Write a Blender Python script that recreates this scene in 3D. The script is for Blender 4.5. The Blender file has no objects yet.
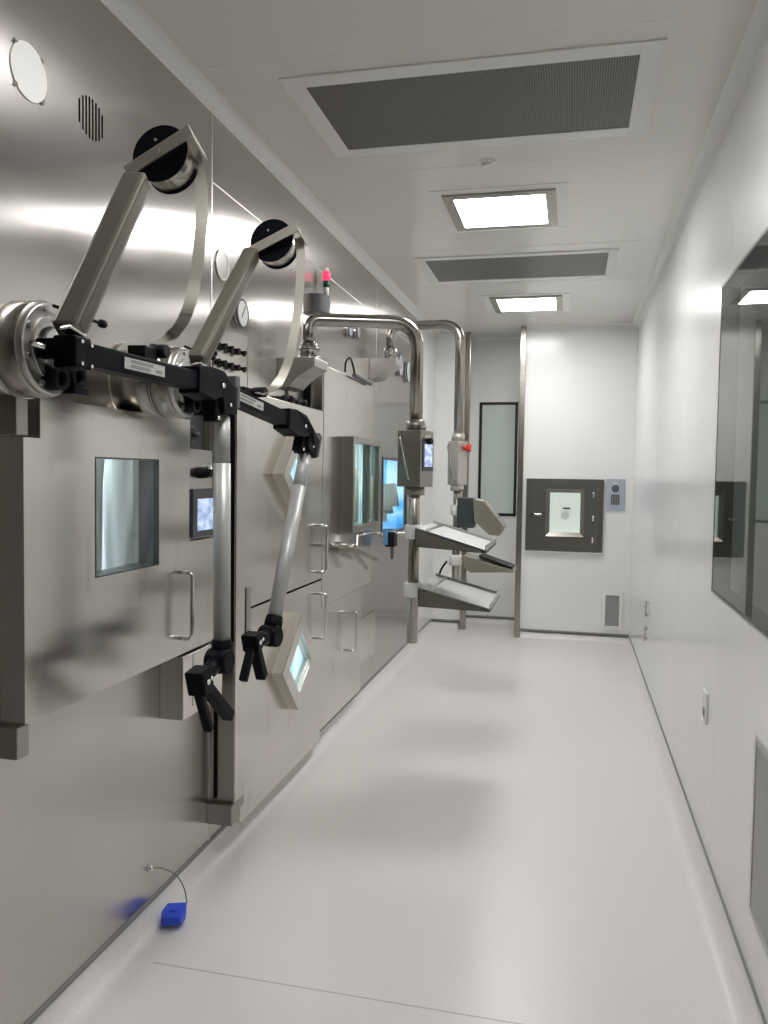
import bpy, bmesh, math, random
from mathutils import Vector, Matrix
random.seed(4)
S = bpy.context.scene
COL = S.collection
W, H, D = 1.86, 2.87, 7.55          # corridor width, ceiling height, far wall
YB = -2.6                           # wall behind the camera
PI = math.pi

# ------------------------------------------------------------------ materials
def mat(name, col=(.8, .8, .8), rough=.5, metal=0.0, spec=.5, emit=None, estr=0, aniso=0.0, coat=0.0):
    m = bpy.data.materials.new(name); m.use_nodes = True
    b = m.node_tree.nodes['Principled BSDF']
    b.inputs['Base Color'].default_value = (*col, 1)
    b.inputs['Roughness'].default_value = rough
    b.inputs['Metallic'].default_value = metal
    b.inputs['Specular IOR Level'].default_value = spec
    b.inputs['Coat Weight'].default_value = coat
    b.inputs['Coat Roughness'].default_value = .08
    if aniso:
        b.inputs['Anisotropic'].default_value = aniso
    if emit:
        b.inputs['Emission Color'].default_value = (*emit, 1)
        b.inputs['Emission Strength'].default_value = estr
    return m

def N(m, t): return m.node_tree.nodes.new(t)
def L(m, a, b): m.node_tree.links.new(a, b)
def BS(m): return m.node_tree.nodes['Principled BSDF']

def noise_col(m, c1, c2, scale=(1, 1, 1), nscale=5, detail=4, lo=.35, hi=.65):
    tc = N(m, 'ShaderNodeTexCoord'); mp = N(m, 'ShaderNodeMapping'); mp.inputs['Scale'].default_value = scale
    nz = N(m, 'ShaderNodeTexNoise'); nz.inputs['Scale'].default_value = nscale; nz.inputs['Detail'].default_value = detail
    cr = N(m, 'ShaderNodeValToRGB')
    cr.color_ramp.elements[0].position = lo; cr.color_ramp.elements[0].color = (*c1, 1)
    cr.color_ramp.elements[1].position = hi; cr.color_ramp.elements[1].color = (*c2, 1)
    L(m, tc.outputs['Object'], mp.inputs[0]); L(m, mp.outputs[0], nz.inputs['Vector'])
    L(m, nz.outputs['Fac'], cr.inputs[0]); L(m, cr.outputs[0], BS(m).inputs['Base Color'])
    return tc, mp, nz, cr

def steel(name, c, rough, aniso=0.0, wav=0.0, stain=0.0, grain=.02):
    """brushed stainless: grain runs upright, so highlights stretch sideways"""
    m = mat(name, c, rough, 1.0, aniso=aniso)
    d = tuple(x*.93 for x in c)
    tc, mp, nz, cr = noise_col(m, d, c, (1, 1, 1), 3, 5, .3, .7)
    if stain:
        n2 = N(m, 'ShaderNodeTexNoise'); n2.inputs['Scale'].default_value = 7; n2.inputs['Detail'].default_value = 6
        mp2 = N(m, 'ShaderNodeMapping'); mp2.inputs['Scale'].default_value = (1, 2.4, .9)
        r2 = N(m, 'ShaderNodeValToRGB'); r2.color_ramp.elements[0].position = .60; r2.color_ramp.elements[1].position = .72
        r2.color_ramp.elements[0].color = (0, 0, 0, 1); r2.color_ramp.elements[1].color = (stain, stain, stain, 1)
        mx = N(m, 'ShaderNodeMix'); mx.data_type = 'RGBA'
        L(m, tc.outputs['Object'], mp2.inputs[0]); L(m, mp2.outputs[0], n2.inputs['Vector']); L(m, n2.outputs['Fac'], r2.inputs[0])
        L(m, r2.outputs[0], mx.inputs['Factor']); L(m, cr.outputs[0], mx.inputs['A'])
        mx.inputs['B'].default_value = (c[0]*.62, c[1]*.56, c[2]*.5, 1)
        L(m, mx.outputs['Result'], BS(m).inputs['Base Color'])
    # grain in roughness and a gentle waviness of the sheet
    g = N(m, 'ShaderNodeTexNoise'); g.inputs['Scale'].default_value = 60; g.inputs['Detail'].default_value = 3
    gm = N(m, 'ShaderNodeMapping'); gm.inputs['Scale'].default_value = (4, 4, .15)
    mr = N(m, 'ShaderNodeMapRange'); mr.inputs['To Min'].default_value = rough-grain; mr.inputs['To Max'].default_value = rough+grain
    L(m, tc.outputs['Object'], gm.inputs[0]); L(m, gm.outputs[0], g.inputs['Vector']); L(m, g.outputs['Fac'], mr.inputs['Value'])
    L(m, mr.outputs[0], BS(m).inputs['Roughness'])
    if wav:
        w = N(m, 'ShaderNodeTexNoise'); w.inputs['Scale'].default_value = 1.3; w.inputs['Detail'].default_value = 1
        wm = N(m, 'ShaderNodeMapping'); wm.inputs['Scale'].default_value = (1, .8, 1.5)
        bp = N(m, 'ShaderNodeBump'); bp.inputs['Strength'].default_value = wav; bp.inputs['Distance'].default_value = .05
        L(m, tc.outputs['Object'], wm.inputs[0]); L(m, wm.outputs[0], w.inputs['Vector'])
        L(m, w.outputs['Fac'], bp.inputs['Height']); L(m, bp.outputs[0], BS(m).inputs['Normal'])
    if aniso:
        tg = N(m, 'ShaderNodeTangent'); tg.direction_type = 'RADIAL'; tg.axis = 'Z'
        L(m, tg.outputs[0], BS(m).inputs['Tangent'])
        BS(m).inputs['Anisotropic Rotation'].default_value = 0.0
    return m

def glass(name, tint=(.8, .86, .85), ior=1.5, rough=.0):
    m = bpy.data.materials.new(name); m.use_nodes = True
    nt = m.node_tree; nt.nodes.clear()
    o = nt.nodes.new('ShaderNodeOutputMaterial'); mx = nt.nodes.new('ShaderNodeMixShader')
    t = nt.nodes.new('ShaderNodeBsdfTransparent'); t.inputs[0].default_value = (*tint, 1)
    g = nt.nodes.new('ShaderNodeBsdfGlossy'); g.inputs['Roughness'].default_value = rough
    f = nt.nodes.new('ShaderNodeFresnel'); f.inputs[0].default_value = ior
    ge = nt.nodes.new('ShaderNodeNewGeometry'); sb = nt.nodes.new('ShaderNodeMath'); sb.operation = 'SUBTRACT'; sb.inputs[0].default_value = 1
    mu = nt.nodes.new('ShaderNodeMath'); mu.operation = 'MULTIPLY'
    nt.links.new(ge.outputs['Backfacing'], sb.inputs[1]); nt.links.new(f.outputs[0], mu.inputs[0]); nt.links.new(sb.outputs[0], mu.inputs[1])
    nt.links.new(mu.outputs[0], mx.inputs[0]); nt.links.new(t.outputs[0], mx.inputs[1]); nt.links.new(g.outputs[0], mx.inputs[2])
    nt.links.new(mx.outputs[0], o.inputs[0])
    return m

M = {}
M['skin'] = steel('stainless_cladding', (.585, .556, .532), .225, aniso=.88, wav=.10)
M['door'] = steel('stainless_door', (.70, .675, .63), .21, aniso=.5, wav=.08, stain=.35, grain=.04)
M['steel'] = steel('stainless_fabrication', (.55, .53, .49), .30, grain=.04)
M['steel_side'] = steel('stainless_box', (.40, .385, .34), .30, grain=.04)
M['pipe'] = steel('polished_pipe', (.40, .385, .35), .22, grain=.03)
M['hatch'] = steel('dark_hatch_steel', (.24, .232, .21), .3, grain=.03)
M['grey_disc'] = steel('dull_cover', (.30, .29, .28), .3)
M['boxdark'] = steel('shaded_box_steel', (.33, .32, .28), .3, grain=.03)  # near control box's shade put into the steel colour; lever reuses it
M['satin'] = mat('satin_warm_steel', (.60, .56, .49), .36, .4)
M['boxlight2'] = mat('olive_steel', (.30, .29, .24), .4, .6)
M['boxlight'] = mat('lit_box_steel', (.50, .49, .44), .45, .5)  # same box steel, lightened for the way the far box is turned
M['traybody'] = mat('shaded_tray_side', (.20, .195, .16), .42, .6)  # tray side darker than its deck, shade put into the colour
M['traydeck'] = mat('lit_tray_steel', (.62, .63, .63), .30, .8)  # ceiling light on the deck put into a paler steel colour
M['chrome'] = mat('machined_steel', (.72, .71, .69), .14, 1.0)
M['flange'] = mat('milled_flange', (.62, .61, .59), .30, .85)
M['hub'] = mat('turned_steel', (.46, .44, .405), .27, 1.0)
M['seam'] = mat('weld_seam', (.75, .74, .71), .35, 1.0)
M['alu'] = mat('satin_aluminium', (.46, .46, .45), .42, .3)
M['post'] = mat('grey_beige_post', (.145, .14, .11), .45, .5)
M['darkstrip'] = mat('brown_strip', (.07, .06, .045), .5, .4)
M['bar'] = mat('flat_bar', (.50, .48, .42), .42, .7)
M['tape'] = mat('steel_tape', (.36, .345, .295), .42, .6)
M['black'] = mat('black_anodised', (.004, .0045, .007), .42, spec=.07)
M['blackp'] = mat('black_plastic', (.008, .008, .009), .5, spec=.2)
M['dark'] = mat('dark_grey_plastic', (.08, .085, .09), .5)
M['grey'] = mat('grey_plastic', (.22, .22, .22), .5)
M['gap'] = mat('dark_gap_shade', (.008, .007, .006), .8, spec=0)  # near-black for gaps and slots, their shade put into the colour
M['strip'] = mat('grey_seam_strip', (.24, .25, .25), .5)
M['whitep'] = mat('white_plastic', (.78, .78, .76), .4)
M['silverlabel'] = mat('silver_plate', (.55, .54, .53), .35, .8)
M['blue'] = mat('blue_plastic', (.03, .08, .72), .4)
M['red'] = mat('red_plastic', (.65, .03, .02), .4)
M['pink'] = mat('red_signal_lens', (.75, .03, .10), .3, emit=(1, .05, .15), estr=.35)
M['green'] = mat('green_signal_lens', (.0, .10, .06), .3)
M['ltblue'] = mat('blue_grey_plate', (.38, .43, .50), .4)
M['cream'] = mat('cream_sleeve', (.75, .72, .62), .6)
M['whitesl'] = mat('white_sleeve', (.76, .78, .78), .3)
M['smoke'] = mat('smoked_plastic', (.055, .06, .065), .3)

wall = mat('white_wall_panel', (.80, .80, .785), .215, spec=.5)
noise_col(wall, (.785, .785, .77), (.81, .81, .80), (1, 1, 1), 1.5, 3)
M['wall'] = wall
M['wallmatt'] = mat('white_coving', (.80, .80, .775), .4)
ceil = mat('ceiling_panel', (.73, .72, .68), .22)
M['ceil'] = ceil
fl = mat('vinyl_floor', (.72, .70, .68), .33, spec=.5)
tc, mp, nz, cr = noise_col(fl, (.69, .665, .65), (.775, .755, .745), (1, 1, 1), 260, 2, .38, .55)
r = N(fl, 'ShaderNodeTexNoise'); r.inputs['Scale'].default_value = 3; r.inputs['Detail'].default_value = 4
mr = N(fl, 'ShaderNodeMapRange'); mr.inputs['To Min'].default_value = .24; mr.inputs['To Max'].default_value = .38
L(fl, tc.outputs['Object'], r.inputs['Vector']); L(fl, r.outputs['Fac'], mr.inputs['Value']); L(fl, mr.outputs[0], BS(fl).inputs['Roughness'])
M['floor'] = fl
M['lamp'] = mat('lamp_diffuser', (1, 1, 1), .5, emit=(1, .99, .972), estr=13.6)

# perforated sheet: rows of small round holes
def perforated(name, base, hole, pitch, axes=('X', 'Y')):
    m = mat(name, base, .45, .5)
    tc = N(m, 'ShaderNodeTexCoord'); sp = N(m, 'ShaderNodeSeparateXYZ'); L(m, tc.outputs['Object'], sp.inputs[0])
    outs = []
    for ax in axes:
        a = N(m, 'ShaderNodeMath'); a.operation = 'DIVIDE'; a.inputs[1].default_value = pitch
        f = N(m, 'ShaderNodeMath'); f.operation = 'FRACT'
        s = N(m, 'ShaderNodeMath'); s.operation = 'SUBTRACT'; s.inputs[1].default_value = .5
        q = N(m, 'ShaderNodeMath'); q.operation = 'POWER'; q.inputs[1].default_value = 2
        ab = N(m, 'ShaderNodeMath'); ab.operation = 'ABSOLUTE'
        L(m, sp.outputs[ax], a.inputs[0]); L(m, a.outputs[0], f.inputs[0]); L(m, f.outputs[0], s.inputs[0])
        L(m, s.outputs[0], ab.inputs[0]); L(m, ab.outputs[0], q.inputs[0]); outs.append(q)
    ad = N(m, 'ShaderNodeMath'); ad.operation = 'ADD'; L(m, outs[0].outputs[0], ad.inputs[0]); L(m, outs[1].outputs[0], ad.inputs[1])
    lt = N(m, 'ShaderNodeMath'); lt.operation = 'LESS_THAN'; lt.inputs[1].default_value = .11; L(m, ad.outputs[0], lt.inputs[0])
    mx = N(m, 'ShaderNodeMix'); mx.data_type = 'RGBA'
    mx.inputs['A'].default_value = (*base, 1); mx.inputs['B'].default_value = (*hole, 1)
    L(m, lt.outputs[0], mx.inputs['Factor']); L(m, mx.outputs['Result'], BS(m).inputs['Base Color'])
    return m
M['perf'] = perforated('perforated_grille', (.20, .20, .195), (.03, .03, .03), .0085)
M['mesh'] = perforated('filter_mesh', (.42, .42, .42), (.15, .15, .15), .006, ('X', 'Z'))

def lit(name, stops, strength, scale=(1, 8, 1), nscale=4, base=(.2, .25, .3)):
    """a lit chamber seen through a pane: banded colours of what hangs inside"""
    m = mat(name, base, .6)
    tc = N(m, 'ShaderNodeTexCoord'); mp = N(m, 'ShaderNodeMapping'); mp.inputs['Scale'].default_value = scale
    nz = N(m, 'ShaderNodeTexNoise'); nz.inputs['Scale'].default_value = nscale; nz.inputs['Detail'].default_value = 2
    cr = N(m, 'ShaderNodeValToRGB'); e = cr.color_ramp.elements
    e[0].position, e[0].color = stops[0][0], (*stops[0][1], 1); e[1].position, e[1].color = stops[-1][0], (*stops[-1][1], 1)
    for p_, c_ in stops[1:-1]:
        k = e.new(p_); k.color = (*c_, 1)
    L(m, tc.outputs['Object'], mp.inputs[0]); L(m, mp.outputs[0], nz.inputs['Vector']); L(m, nz.outputs['Fac'], cr.inputs[0])
    L(m, cr.outputs[0], BS(m).inputs['Base Color']); L(m, cr.outputs[0], BS(m).inputs['Emission Color'])
    BS(m).inputs['Emission Strength'].default_value = strength
    return m
M['screen'] = lit('lit_touch_screen', [(.38, (.55, .64, .82)), (.5, (.42, .52, .74)), (.62, (.26, .35, .56))], .32, (6, 16, 26), 1.5)
M['litcyan'] = lit('lit_cyan_chamber', [(.3, (.10, .20, .20)), (.42, (.25, .38, .36)), (.5, (.30, .58, .68)), (.62, (.75, .92, .95))], .38, (1, 6, 1), 3)
M['litpale'] = lit('lit_pale_chamber', [(.3, (.25, .50, .62)), (.5, (.45, .75, .88)), (.65, (.80, .95, 1))], .55, (1, 5, 1), 3)
M['litblue'] = lit('lit_blue_chamber', [(.3, (.03, .14, .45)), (.5, (.10, .45, .85)), (.65, (.5, .75, .9))], .6, (1, 3, 2), 3)
M['chamber'] = mat('chamber_lining', (.44, .48, .50), .35, .2)
M['chamberlamp'] = mat('chamber_lamp', (1, 1, 1), .5, emit=(.92, .97, 1), estr=6)
M['glass'] = glass('clear_pane', (.86, .89, .88), 1.5)
M['glassbig'] = glass('viewing_pane', (.74, .80, .78), 2.0)
M['milky'] = mat('pale_green_pane', (.58, .66, .62), .08, coat=.5)
M['addedlamp'] = mat('added_room_lamp', (1, 1, 1), .5, emit=(1, .99, .97), estr=4)
M['room'] = mat('neighbouring_room_wall', (.78, .79, .78), .5)
M['frame'] = mat('black_window_frame', (.012, .012, .014), .35)
M['winframe'] = mat('dark_steel_frame', (.10, .10, .10), .3, .8)

# ------------------------------------------------------------------ mesh helpers (world coordinates in metres)
def box(bm, x0, x1, y0, y1, z0, z1, bev=0):
    b2 = bmesh.new()
    v = [b2.verts.new(p) for p in ((x0,y0,z0),(x1,y0,z0),(x1,y1,z0),(x0,y1,z0),(x0,y0,z1),(x1,y0,z1),(x1,y1,z1),(x0,y1,z1))]
    for f in ((0,3,2,1),(4,5,6,7),(0,1,5,4),(1,2,6,5),(2,3,7,6),(3,0,4,7)):
        b2.faces.new([v[i] for i in f])
    if bev:
        bmesh.ops.bevel(b2, geom=b2.edges[:], offset=bev, segments=2, affect='EDGES', profile=.6)
    merge(bm, b2)

def merge(bm, b2):
    bmesh.ops.recalc_face_normals(b2, faces=b2.faces[:])
    me = bpy.data.meshes.new('t'); b2.to_mesh(me); bm.from_mesh(me); bpy.data.meshes.remove(me); b2.free()

def prism(bm, pts, vec, bev=0):
    b2 = bmesh.new(); vec = Vector(vec)
    a = [b2.verts.new(Vector(p)) for p in pts]; b = [b2.verts.new(Vector(p)+vec) for p in pts]
    n = len(pts)
    b2.faces.new(a); b2.faces.new(b[::-1])
    for i in range(n):
        b2.faces.new((a[i], a[(i+1) % n], b[(i+1) % n], b[i]))
    if bev:
        bmesh.ops.recalc_face_normals(b2, faces=b2.faces[:])
        bmesh.ops.bevel(b2, geom=b2.edges[:], offset=bev, segments=2, affect='EDGES', profile=.6)
    merge(bm, b2)

def frame_of(d):
    d = Vector(d).normalized(); u = Vector((0, 0, 1)) if abs(d.z) < .9 else Vector((0, 1, 0))
    a = d.cross(u).normalized(); return d, a, a.cross(d).normalized()

def rod(bm, a, b, r0, r1=None, n=20, bev=0):
    a, b = Vector(a), Vector(b); r1 = r0 if r1 is None else r1
    d, u, w = frame_of(b-a); b2 = bmesh.new()
    prof = [(0, r0), (1, r1)]
    Ln = (b-a).length
    if bev:
        prof = [(0, r0-bev), (bev/Ln, r0), (1-bev/Ln, r1), (1, r1-bev)]
    rings = []
    for t, r in prof:
        rings.append([b2.verts.new(a+d*Ln*t+(u*math.cos(k*2*PI/n)+w*math.sin(k*2*PI/n))*r) for k in range(n)])
    for i in range(len(rings)-1):
        for k in range(n):
            f = b2.faces.new((rings[i][k], rings[i][(k+1) % n], rings[i+1][(k+1) % n], rings[i+1][k])); f.smooth = True
    b2.faces.new(rings[0]); b2.faces.new(rings[-1][::-1])
    merge(bm, b2)

def ring(bm, c, d, r0, r1, t, n=32):
    """annulus of inner radius r0, outer r1, thickness t along d"""
    c = Vector(c); d, u, w = frame_of(d); b2 = bmesh.new()
    rs = []
    for (r, h) in ((r0, 0), (r1, 0), (r1, t), (r0, t)):
        rs.append([b2.verts.new(c+d*h+(u*math.cos(k*2*PI/n)+w*math.sin(k*2*PI/n))*r) for k in range(n)])
    for i in range(4):
        A, B = rs[i], rs[(i+1) % 4]
        for k in range(n):
            f = b2.faces.new((A[k], A[(k+1) % n], B[(k+1) % n], B[k])); f.smooth = i in (1, 3)
    merge(bm, b2)

def pathtube(bm, pts, r, n=14, closed=False):
    pts = [Vector(p) for p in pts]; b2 = bmesh.new(); rings = []
    m = len(pts)
    t0 = (pts[1]-pts[0]).normalized(); _, u, w = frame_of(t0)
    for i, p in enumerate(pts):
        if i == 0: t = pts[1]-p
        elif i == m-1: t = p-pts[i-1]
        else: t = (pts[i+1]-p).normalized()+(p-pts[i-1]).normalized()
        t.normalize(); u = (u-t*u.dot(t)).normalized(); w = t.cross(u)
        rings.append([b2.verts.new(p+(u*math.cos(k*2*PI/n)+w*math.sin(k*2*PI/n))*r) for k in range(n)])
    for i in range(m-1):
        for k in range(n):
            f = b2.faces.new((rings[i][k], rings[i][(k+1) % n], rings[i+1][(k+1) % n], rings[i+1][k])); f.smooth = True
    b2.faces.new(rings[0][::-1]); b2.faces.new(rings[-1])
    merge(bm, b2)

def fillet(pts, rad, seg=8):
    """round the corners of a polyline"""
    pts = [Vector(p) for p in pts]; out = [pts[0]]
    for i in range(1, len(pts)-1):
        a, b, c = pts[i-1], pts[i], pts[i+1]
        d1 = (a-b).normalized(); d2 = (c-b).normalized()
        r = min(rad, (a-b).length*.49, (c-b).length*.49)
        p, q = b+d1*r, b+d2*r
        for k in range(seg+1):
            t = k/seg; out.append(p*(1-t)**2+b*2*t*(1-t)+q*t*t)
    out.append(pts[-1]); return out

def smooth_path(pts, seg=8):
    P = [Vector(p) for p in pts]; P = [P[0]*2-P[1]]+P+[P[-1]*2-P[-2]]; out = []
    for i in range(1, len(P)-2):
        for k in range(seg):
            t = k/seg
            out.append(.5*((2*P[i])+(P[i+1]-P[i-1])*t+(2*P[i-1]-5*P[i]+4*P[i+1]-P[i+2])*t*t+(-P[i-1]+3*P[i]-3*P[i+1]+P[i+2])*t**3))
    out.append(P[-2]); return out

def ribbon(bm, pts, width_dir, w, th):
    """flat band along a path: width along width_dir, thickness across"""
    pts = [Vector(p) for p in pts]; wd = Vector(width_dir).normalized(); b2 = bmesh.new(); rs = []
    for i, p in enumerate(pts):
        t = (pts[min(i+1, len(pts)-1)]-pts[max(i-1, 0)]).normalized()
        a = (wd-t*wd.dot(t)).normalized(); nrm = t.cross(a)
        rs.append([b2.verts.new(p+a*s*w/2+nrm*q*th/2) for s, q in ((-1,-1),(1,-1),(1,1),(-1,1))])
    for i in range(len(rs)-1):
        for k in range(4):
            f = b2.faces.new((rs[i][k], rs[i][(k+1) % 4], rs[i+1][(k+1) % 4], rs[i+1][k]))
    b2.faces.new(rs[0][::-1]); b2.faces.new(rs[-1])
    merge(bm, b2)

def beam(bm, a, b, w, h, up=(1, 0, 0), bev=0):
    """rectangular bar from a to b; w across along 'up', h the other way"""
    a, b = Vector(a), Vector(b); d = (b-a).normalized(); u = Vector(up); u = (u-d*u.dot(d)).normalized(); v = d.cross(u)
    pts = [a+u*s*w/2+v*q*h/2 for s, q in ((-1,-1),(1,-1),(1,1),(-1,1))]
    prism(bm, pts, b-a, bev)

WL = {}
def thing(name, label, cat, loc, group=None):
    o = bpy.data.objects.new(name, None); COL.objects.link(o); o.location = loc; o.empty_display_size = .05
    WL[o.name] = Vector(loc)
    o['label'] = label; o['category'] = cat
    if group: o['group'] = group
    return o

def obj(name, fill, m, parent=None, label=None, origin=None, smooth_angle=None):
    bm = bmesh.new(); fill(bm) if callable(fill) else [f(bm) for f in fill]
    base = WL[parent.name] if parent else Vector(origin or (0, 0, 0))
    bmesh.ops.translate(bm, verts=bm.verts[:], vec=-base)
    me = bpy.data.meshes.new(name); bm.to_mesh(me); bm.free()
    me.materials.append(M[m] if isinstance(m, str) else m)
    o = bpy.data.objects.new(name, me); COL.objects.link(o)
    if parent:
        o.parent = parent
    else:
        o.location = base
    WL[o.name] = base.copy()
    if label: o['label'] = label
    return o

def tag(o, label, cat, group=None):
    o['label'] = label; o['category'] = cat
    if group: o['group'] = group
    return o

def struct(name, fill, m, parent=None):
    o = obj(name, fill, m, parent)
    if not parent: o['kind'] = 'structure'
    return o

def copy_tree(o, loc, label=None):
    c = o.copy(); COL.objects.link(c); c.location = loc
    if label: c['label'] = label
    for ch in list(o.children):
        d = ch.copy(); COL.objects.link(d); d.parent = c
        for g in ch.children:
            e = g.copy(); COL.objects.link(e); e.parent = d
    return c

# ------------------------------------------------------------------ the setting
YE = 6.86                              # end of the stainless cladding
YW = 7.80                              # short wall between cladding and alcove
YA = 8.14                              # alcove wall with the tall pane
XA0, XA1 = .30, .87
struct('floor', lambda b: box(b, -.3, W+.3, YB-.1, YA+.3, -.1, 0), 'floor')
struct('ceiling', lambda b: box(b, -.3, W+.3, YB-.1, YA+.3, H, H+.1), 'ceil')

# left cladding: sheets round the chamber openings, butted at the weld seams
W1 = ((0.0700, 1.9480, 1.5370)[1], (0.0700, 2.2940, 1.5460)[1], 1.205, 1.535)        # chamber window of the near door (y0,y1,z0,z1)
W4 = (5.62, 6.50, (0.0000, 5.7050, 1.0490)[2], (0.0000, 5.6680, 1.6230)[2])
def sheet(b, y0, y1, z0, z1, holes=()):
    if not holes:
        box(b, -.02, 0, y0, y1, z0, z1); return
    a0, a1, c0, c1 = holes[0]
    box(b, -.02, 0, y0, a0, z0, z1); box(b, -.02, 0, a1, y1, z0, z1)
    box(b, -.02, 0, a0, a1, z0, c0); box(b, -.02, 0, a0, a1, c1, z1)
ZC = H-.047
wl = struct('wall_left', lambda b: sheet(b, YB, 2.81, .08, ZC, [(W1[0], W1[1], W1[2], W1[3])]), 'skin')
struct('cladding_panel', lambda b: sheet(b, 2.812, 5.39, .08, 2.572), 'skin', wl)
struct('cladding_panel', lambda b: sheet(b, 5.392, YE, .08, 2.572, [W4]), 'skin', wl)
struct('cladding_panel', lambda b: sheet(b, 2.812, 5.39, 2.574, ZC), 'skin', wl)
struct('cladding_panel', lambda b: sheet(b, 5.392, YE, 2.574, ZC), 'skin', wl)
def seams(b):
    box(b, 0, .0015, 2.808, 2.814, .08, ZC)
    box(b, 0, .0015, 2.81, YE, 2.569, 2.575)
    box(b, 0, .0015, 3.844, 3.848, 1.85, 2.57)
    box(b, 0, .0015, 5.389, 5.394, 2.07, ZC)
struct('weld_seam', seams, 'seam', wl)
struct('wall_left_end', lambda b: box(b, -.02, .004, YE, YW+.02, .08, ZC), 'wall')
struct('wall_back_left', lambda b: box(b, -.02, XA0, YW, YW+.05, .08, H), 'wall')
struct('wall_alcove', [lambda b: box(b, XA0-.02, XA1+.1, YA, YA+.05, .08, H),
                       lambda b: box(b, XA0-.02, XA0, YW+.05, YA, .08, H)], 'wall')
PB = (.985, 1.53, .86, 1.43)
def backw(b):
    y0, y1 = D, D+.06
    x0, x1 = XA1, W+.02
    a0, a1, c0, c1 = 1.130, 1.403, .99, 1.355
    box(b, x0, a0, y0, y1, .08, H); box(b, a1, x1, y0, y1, .08, H)
    box(b, a0, a1, y0, y1, .08, c0); box(b, a0, a1, y0, y1, c1, H)
    box(b, XA1, XA1+.03, y1, YA, .08, H)
struct('wall_back_right', backw, 'wall')
struct('wall_behind', lambda b: box(b, -.02, W+.02, YB-.05, YB, 0, H), mat('dark_rear_wall', (.12, .12, .115), .5))  # unseen wall, toned dark so the steel facing it mirrors dark
# right wall with the viewing window opening and thin joints between panels
WR = (1.95, 3.262, 1.073, 2.225)
def wr(b):
    x0, x1 = W, W+.06
    cuts = [YB, .55, 3.14, 4.35, 5.6, D]
    for i in range(5):
        y0, y1 = cuts[i]+.0015, cuts[i+1]-.0015
        def col(u0, u1, z0, z1): box(b, x0, x1, u0, u1, z0, z1)
        lo, hi = max(y0, WR[0]), min(y1, WR[1])
        if lo < hi:
            if lo > y0: col(y0, lo, .08, ZC)
            if hi < y1: col(hi, y1, .08, ZC)
            col(lo, hi, .08, WR[2]); col(lo, hi, WR[3], ZC)
        else: col(y0, y1, .08, ZC)
    box(b, x0+.004, x1, YB, WR[0], .08, ZC); box(b, x0+.004, x1, WR[1], D, .08, ZC)
struct('wall_right', wr, 'wall')
# corner coving at floor and ceiling
def cove(b, a, bpt, inward, up, r, z):
    """concave quarter fillet from a to bpt; inward = into the room"""
    a, bpt, inward = Vector(a), Vector(bpt), Vector(inward); n = 8
    arc = [(r-r*math.sin(k*PI/2/n), r-r*math.cos(k*PI/2/n)) for k in range(n+1)]
    b2 = bmesh.new()
    def pt(o, i, h): return b2.verts.new(o+inward*i+Vector((0, 0, (h if up else -h))))
    A = [pt(a, *q) for q in arc]; B = [pt(bpt, *q) for q in arc]
    for k in range(n):
        f = b2.faces.new((A[k], A[k+1], B[k+1], B[k])); f.smooth = True
        nn = (A[k+1].co-A[k].co).cross(B[k].co-A[k].co)
        if nn.dot(inward+Vector((0, 0, 1 if up else -1))) < 0: f.normal_flip()
    me = bpy.data.meshes.new('t'); b2.to_mesh(me); b.from_mesh(me); bpy.data.meshes.remove(me); b2.free()
CR = .078
struct('trim_floor_left', lambda b: cove(b, (0, YB, 0), (0, YW, 0), (1, 0, 0), True, CR, 0), 'floor')
struct('trim_floor_right', lambda b: cove(b, (W, YB, 0), (W, D, 0), (-1, 0, 0), True, CR, 0), 'floor')
struct('trim_floor_back', [lambda b: cove(b, (XA1+.02, D, 0), (W, D, 0), (0, -1, 0), True, .05, 0),
                           lambda b: cove(b, (XA0, YA, 0), (XA1, YA, 0), (0, -1, 0), True, .05, 0),
                           lambda b: cove(b, (0, YW, 0), (XA0-.03, YW, 0), (0, -1, 0), True, .05, 0)], 'floor')
def cap(b):
    box(b, -.001, .005, YB, YE, .068, .082); box(b, -.001, .007, YE, YW, .068, .082)
    box(b, W-.005, W+.001, YB, D, .070, .082)
    box(b, XA1+.02, W, D-.005, D+.001, .070, .082); box(b, XA0, XA1, YA-.005, YA+.001, .068, .082)
    box(b, 0, XA0-.03, YW-.005, YW+.001, .070, .082)
struct('trim_cap', cap, 'strip')
struct('trim_ceiling', [lambda b: cove(b, (0, YB, H), (0, YW, H), (1, 0, 0), False, .05, 0),
                        lambda b: cove(b, (W, YB, H), (W, D, H), (-1, 0, 0), False, .05, 0),
                        lambda b: cove(b, (XA1, D, H), (W, D, H), (0, -1, 0), False, .03, 0),
                        lambda b: cove(b, (XA0, YA, H), (XA1, YA, H), (0, -1, 0), False, .03, 0)], 'wallmatt')
def cj(b):
    for y in (2.60, 3.62, 4.93, 5.86):
        box(b, .05, W-.05, y, y+.003, H-.0008, H)
struct('trim_ceiling_joint', cj, 'wallmatt')
struct('trim_floor_joint', lambda b: box(b, .12, W-.09, 2.172, 2.176, 0, .0006), mat('floor_weld', (.52, .50, .48), .5))

# alcove posts
for (px, py, lab) in ((XA0+.022, YW-.028, 'stainless corner post left of the tall narrow pane'),
                      (XA1-.012, D-.005, 'stainless corner post between the tall pane and the hatch')):
    o = obj('corner_post', lambda b: box(b, px-.026, px+.026, py-.03, py+.03, 0, H, .004), 'pipe', origin=(px, py, 0))
    tag(o, lab, 'post', 'stainless posts of the alcove')

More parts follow.
